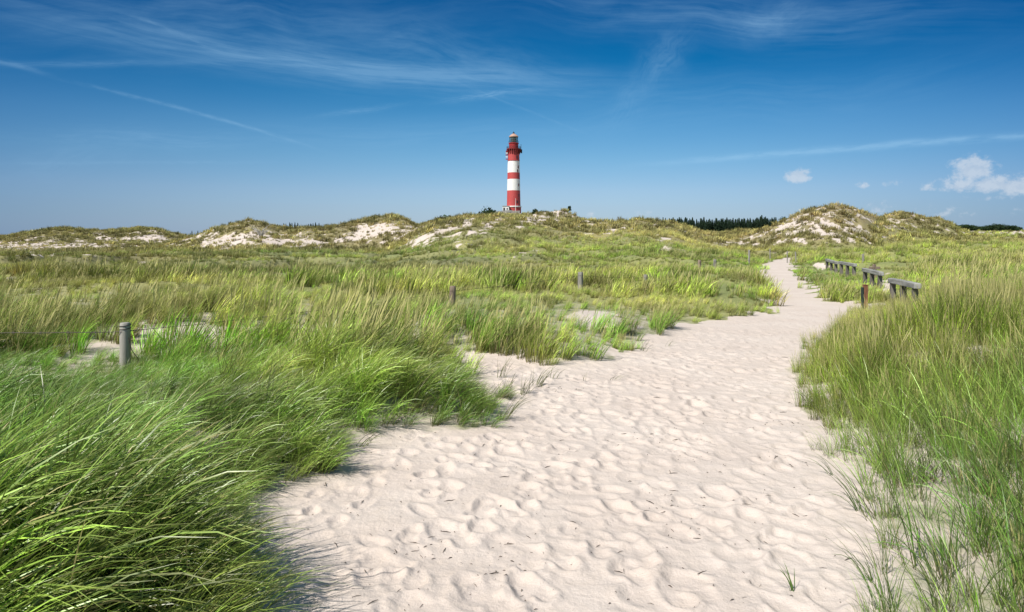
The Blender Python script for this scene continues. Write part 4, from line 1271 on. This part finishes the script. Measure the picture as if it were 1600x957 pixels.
# ------------------------------------------------------------------ wooden rails on three legs beside the path
M_beam = simple_mat('silver_grey_timber', (.27, .265, .25), .85, .35, 7, .2, .8, stretch=(.15, 1, 1))
M_leg = simple_mat('grey_timber_legs', (.15, .135, .12), .85, .4, 9, .2, .8, stretch=(1, 1, .15))
railspec = [((1434, 443), 15.6, (1392, 434.5), 18.1, 'nearest and largest of the grey timber rails right of the path', 1.0),
            ((1377, 425), 22.0, (1350, 419), 24.8, 'second nearest grey timber rail, just behind the rust-brown post', 1.0),
            ((1336.5, 412.5), 30.4, (1312.5, 408.5), 32.9, 'third grey timber rail along the path, its legs well apart', 1.05),
            ((1307, 409), 33.5, (1291.5, 404.5), 37.5, 'farthest grey timber rail, legs bunched close together in view', 1.05)]
for (p0, Ya, p1, Yb, lb, tk) in railspec:
    xa, za = (p0[0] - 800) / F * Ya, CH - (p0[1] - HZ) / F * Ya
    xb, zb = (p1[0] - 800) / F * Yb, CH - (p1[1] - HZ) / F * Yb
    mid = Vector(((xa + xb) / 2, (Ya + Yb) / 2, 0)); gz = ground_z(mid.x, mid.y)
    ang_ = math.atan2(Yb - Ya, xb - xa)
    L = math.hypot(xb - xa, Yb - Ya)
    e = empty('timber_rail', (mid.x, mid.y, gz), lb, 'railing', 'timber rails beside the path', ang_)
    pitch = math.atan2(zb - za, L)
    zc = (za + zb) / 2 - gz
    m = Matrix.Rotation(-pitch, 3, 'Y')
    th = .13 * tk
    t = MB(); nn_ = 10
    for q in range(nn_ + 1):
        xx = -L / 2 + L * q / nn_
        zq = zc + math.tan(pitch) * xx - th
        jz = random.uniform(-.006, .006)
        t.v += [(xx, -.08 + jz, zq + jz), (xx, .08 + jz, zq + jz), (xx, .08 + jz, zq + th + jz), (xx, -.08 + jz, zq + th + jz)]
        if q:
            k = 4 * q
            t.f += [(k - 4 + s_, k - 4 + (s_ + 1) % 4, k + (s_ + 1) % 4, k + s_) for s_ in range(4)]
    t.f += [(3, 2, 1, 0), (4 * nn_, 4 * nn_ + 1, 4 * nn_ + 2, 4 * nn_ + 3)]
    t.build('beam', M_beam, e, bevel=.018)
    for s_ in (-1, 0, 1):
        xx = s_ * (L / 2 - .22)
        zt_ = zc + math.tan(pitch) * xx - th - .003
        t = MB()
        for q in range(5):
            f = q / 4; w_ = .062 * tk * (1.12 - .12 * f)
            t.v += [(xx - w_, -w_, -.3 + (zt_ + .3) * f), (xx + w_, -w_, -.3 + (zt_ + .3) * f), (xx + w_, w_, -.3 + (zt_ + .3) * f), (xx - w_, w_, -.3 + (zt_ + .3) * f)]
            if q:
                k = 4 * q
                t.f += [(k - 4 + i, k - 4 + (i + 1) % 4, k + (i + 1) % 4, k + i) for i in range(4)]
        t.f += [(3, 2, 1, 0), (16, 17, 18, 19)]
        t.build('leg', M_leg, e, bevel=.012)

# rust-brown marker post
M_rust = simple_mat('red_brown_wood', (.26, .12, .07), .8, .4, 12, .2, .7, stretch=(1, 1, .15))
Y_ = 16.3; x_ = (1352 - 800) / F * Y_; gz = ground_z(x_, Y_); zt = CH - (446 - HZ) / F * Y_ - gz
mk = empty('marker_post', (x_, Y_, gz), 'rust-brown square marker post at the path edge before the rails', 'post')
t = MB(); t.box((0, 0, zt / 2 - .15), (.09, .09, zt + .3)); t.build('shaft', M_rust, mk, bevel=.008)
t = MB(); t.box((-.062, .01, zt / 2 - .02), (.026, .10, zt - .06)); t.build('side_board', simple_mat('dark_green_board', (.02, .035, .03), .5, .3, 8), mk, bevel=.004)
t = MB(); t.box((0, 0, zt + .008), (.10, .10, .016)); t.build('cap', M_rust, mk, bevel=.003)

# ------------------------------------------------------------------ lone tufts and litter on the sand
M_dryg = simple_mat('grey_green_blades', (.13, .14, .06), .55, .45, 20)


def lone(px_, py_, n, length, lean, wind, lb, mat=M_dryg, root=.06, spread=.45, w=.0055):
    x_, Y_ = g2w(px_, py_)
    V, Fc, C = tuft_arrays(n=n, length=length, lean=lean, spread=spread, width=w, seg=5, root=root, droop=.7, straw=0, wind=wind)
    me = mesh_from('grass_tuft', V, Fc, mat)
    o = link('grass_tuft', me, None, (x_, Y_, ground_z(x_, Y_)))
    return tag(o, lb, 'grass tuft', 'loose tufts on the sand')


M_dg2 = simple_mat('green_blades', (.085, .15, .03), .5, .4, 20)
for a in [(782, 590, 22, .34, .35, (1, 0), 'leftmost grey-green tuft on bare sand left of the path'),
          (818, 618, 26, .30, .55, (1, .2), 'splayed grey-green tuft on bare sand nearest the path'),
          (838, 604, 26, .36, .7, (1, .25), 'grey-green tuft leaning right behind the splayed one'),
          (795, 606, 12, .24, .4, (1, 0), 'thin low tuft between the other tufts on bare sand'),
          (790, 655, 20, .42, .95, (1, .1), 'dry flattened tuft at the right tip of the big green clump'),
          (765, 640, 22, .45, .9, (1, .15), 'wiry tuft leaning over the sand beside the big green clump'),
          (918, 596, 5, .14, .5, (1, 0), 'tiny sprig alone on the sand left of the path bend'),
          (958, 594, 6, .2, 1.1, (1, -.2), 'flat spray of blades on sand near the left bank'),
          (560, 700, 9, .40, 1.2, (1, -.2), 'long dark blades lying on the sand below the green clump'),
          (742, 590, 16, .30, .5, (1, .1), 'dry tuft at the inner corner of the sand bay on the left'),
          (758, 622, 14, .26, .8, (1, -.1), 'low wispy tuft just above the wiry tuft in the sand bay'),
          (866, 592, 10, .22, .7, (1, .2), 'small wispy tuft on sand below the yellowish bank grass'),
          (1004, 549, 12, .26, .9, (1, -.1), 'dry wisp lying on the sandy left bank before the bend'),
          (1044, 541, 8, .24, 1.0, (1, -.2), 'thin dry wisp nearest the path bend on the left bank')]:
    lone(*a)
for a in [(1362, 908, 9, .34, .8, (-1, -.1), 'low sprawling green tuft at the bottom right sand edge'), (1300, 742, 7, .30, .9, (-1, 0), 'flat green tuft reaching left onto the path'),
          (1310, 655, 8, .26, .9, (-1, .1), 'small green tuft in the sand below the right bank'), (1240, 925, 7, .16, .5, (-1, 0), 'single small sprig in the sand at bottom right'),
          (1345, 800, 12, .42, .7, (-1, -.2), 'loose green tuft spreading toward the lower path')]:
    lone(*a, mat=M_dg2, root=.02)

M_deb = simple_mat('dark_plant_litter', (.07, .05, .035), .9, .4, 30)
t = MB(); rd2 = random.Random(9)
cnt = 0
clusters = [g2w(665, 862), g2w(770, 893), g2w(803, 866), g2w(875, 610), g2w(1090, 832), g2w(1150, 770), g2w(1100, 720), g2w(1060, 790), g2w(1240, 715), g2w(1030, 682), g2w(1000, 680), g2w(1260, 640), g2w(1220, 660), g2w(1235, 560), g2w(1245, 590)]
DX, DY = [], []
while cnt < 520:
    if rd2.random() < .42:
        c_ = rd2.choice(clusters); x_, y_ = c_[0] + rd2.gauss(0, .05 + .015 * c_[1]), c_[1] + rd2.gauss(0, .04 + .02 * c_[1])
    else:
        py_ = rd2.uniform(500, 955) if rd2.random() < .6 else rd2.uniform(600, 955); px_ = rd2.uniform(480, 1330)
        x_, y_ = g2w(px_, py_)
    DX.append(x_); DY.append(y_); cnt += 1
DX, DY = np.array(DX), np.array(DY)
DZ, _, DD = terrain(DX, DY)
for x_, y_, z_, d_ in zip(DX, DY, DZ, DD):
    if d_ > 0: continue
    s_ = rd2.uniform(.0015, .0060) * (.7 + .07 * y_)
    a_ = rd2.uniform(0, 6.28); el_ = rd2.choice([1, 1.4, 2.2, 6])
    ca, sa = math.cos(a_), math.sin(a_)
    bend_ = rd2.uniform(-.5, .5)
    t.tube([(x_ - ca * s_ * el_, y_ - sa * s_ * el_, z_ + .002), (x_ + bend_ * s_ * sa, y_ - bend_ * s_ * ca, z_ + .004 + s_ * .3), (x_ + ca * s_ * el_, y_ + sa * s_ * el_, z_ + .003)], [s_ * .25, s_ * .45, s_ * .2], 5)
o = t.build('plant_litter', M_deb); tag(o, 'dark crumbs and bits of dead stalk strewn over the sand path', 'litter', None, 'stuff')

# bleached dead bush on the dune at left
x_, Y_ = (408 - 800) / F * 98, 98.0
gz = ground_z(x_, Y_)
t = MB(); rb_ = random.Random(2)
for k in range(40):
    a_ = rb_.uniform(0, 6.28); L = rb_.uniform(.8, 2.0); q = rb_.uniform(.2, .9)
    p1 = Vector((math.cos(a_) * q * L * .5, math.sin(a_) * q * L * .5, L * .55)); p2 = p1 + Vector((math.cos(a_) * L * .5, math.sin(a_) * L * .5, L * rb_.uniform(.1, .5)))
    t.tube([(0, 0, -.1), p1, p2], [.05, .035, .012], 4)
o = t.build('dead_bush', simple_mat('bleached_wood', (.5, .47, .42), .8), None, loc=(x_, Y_, gz)); tag(o, 'bleached leafless bush on the sandy left dune slope', 'bush')
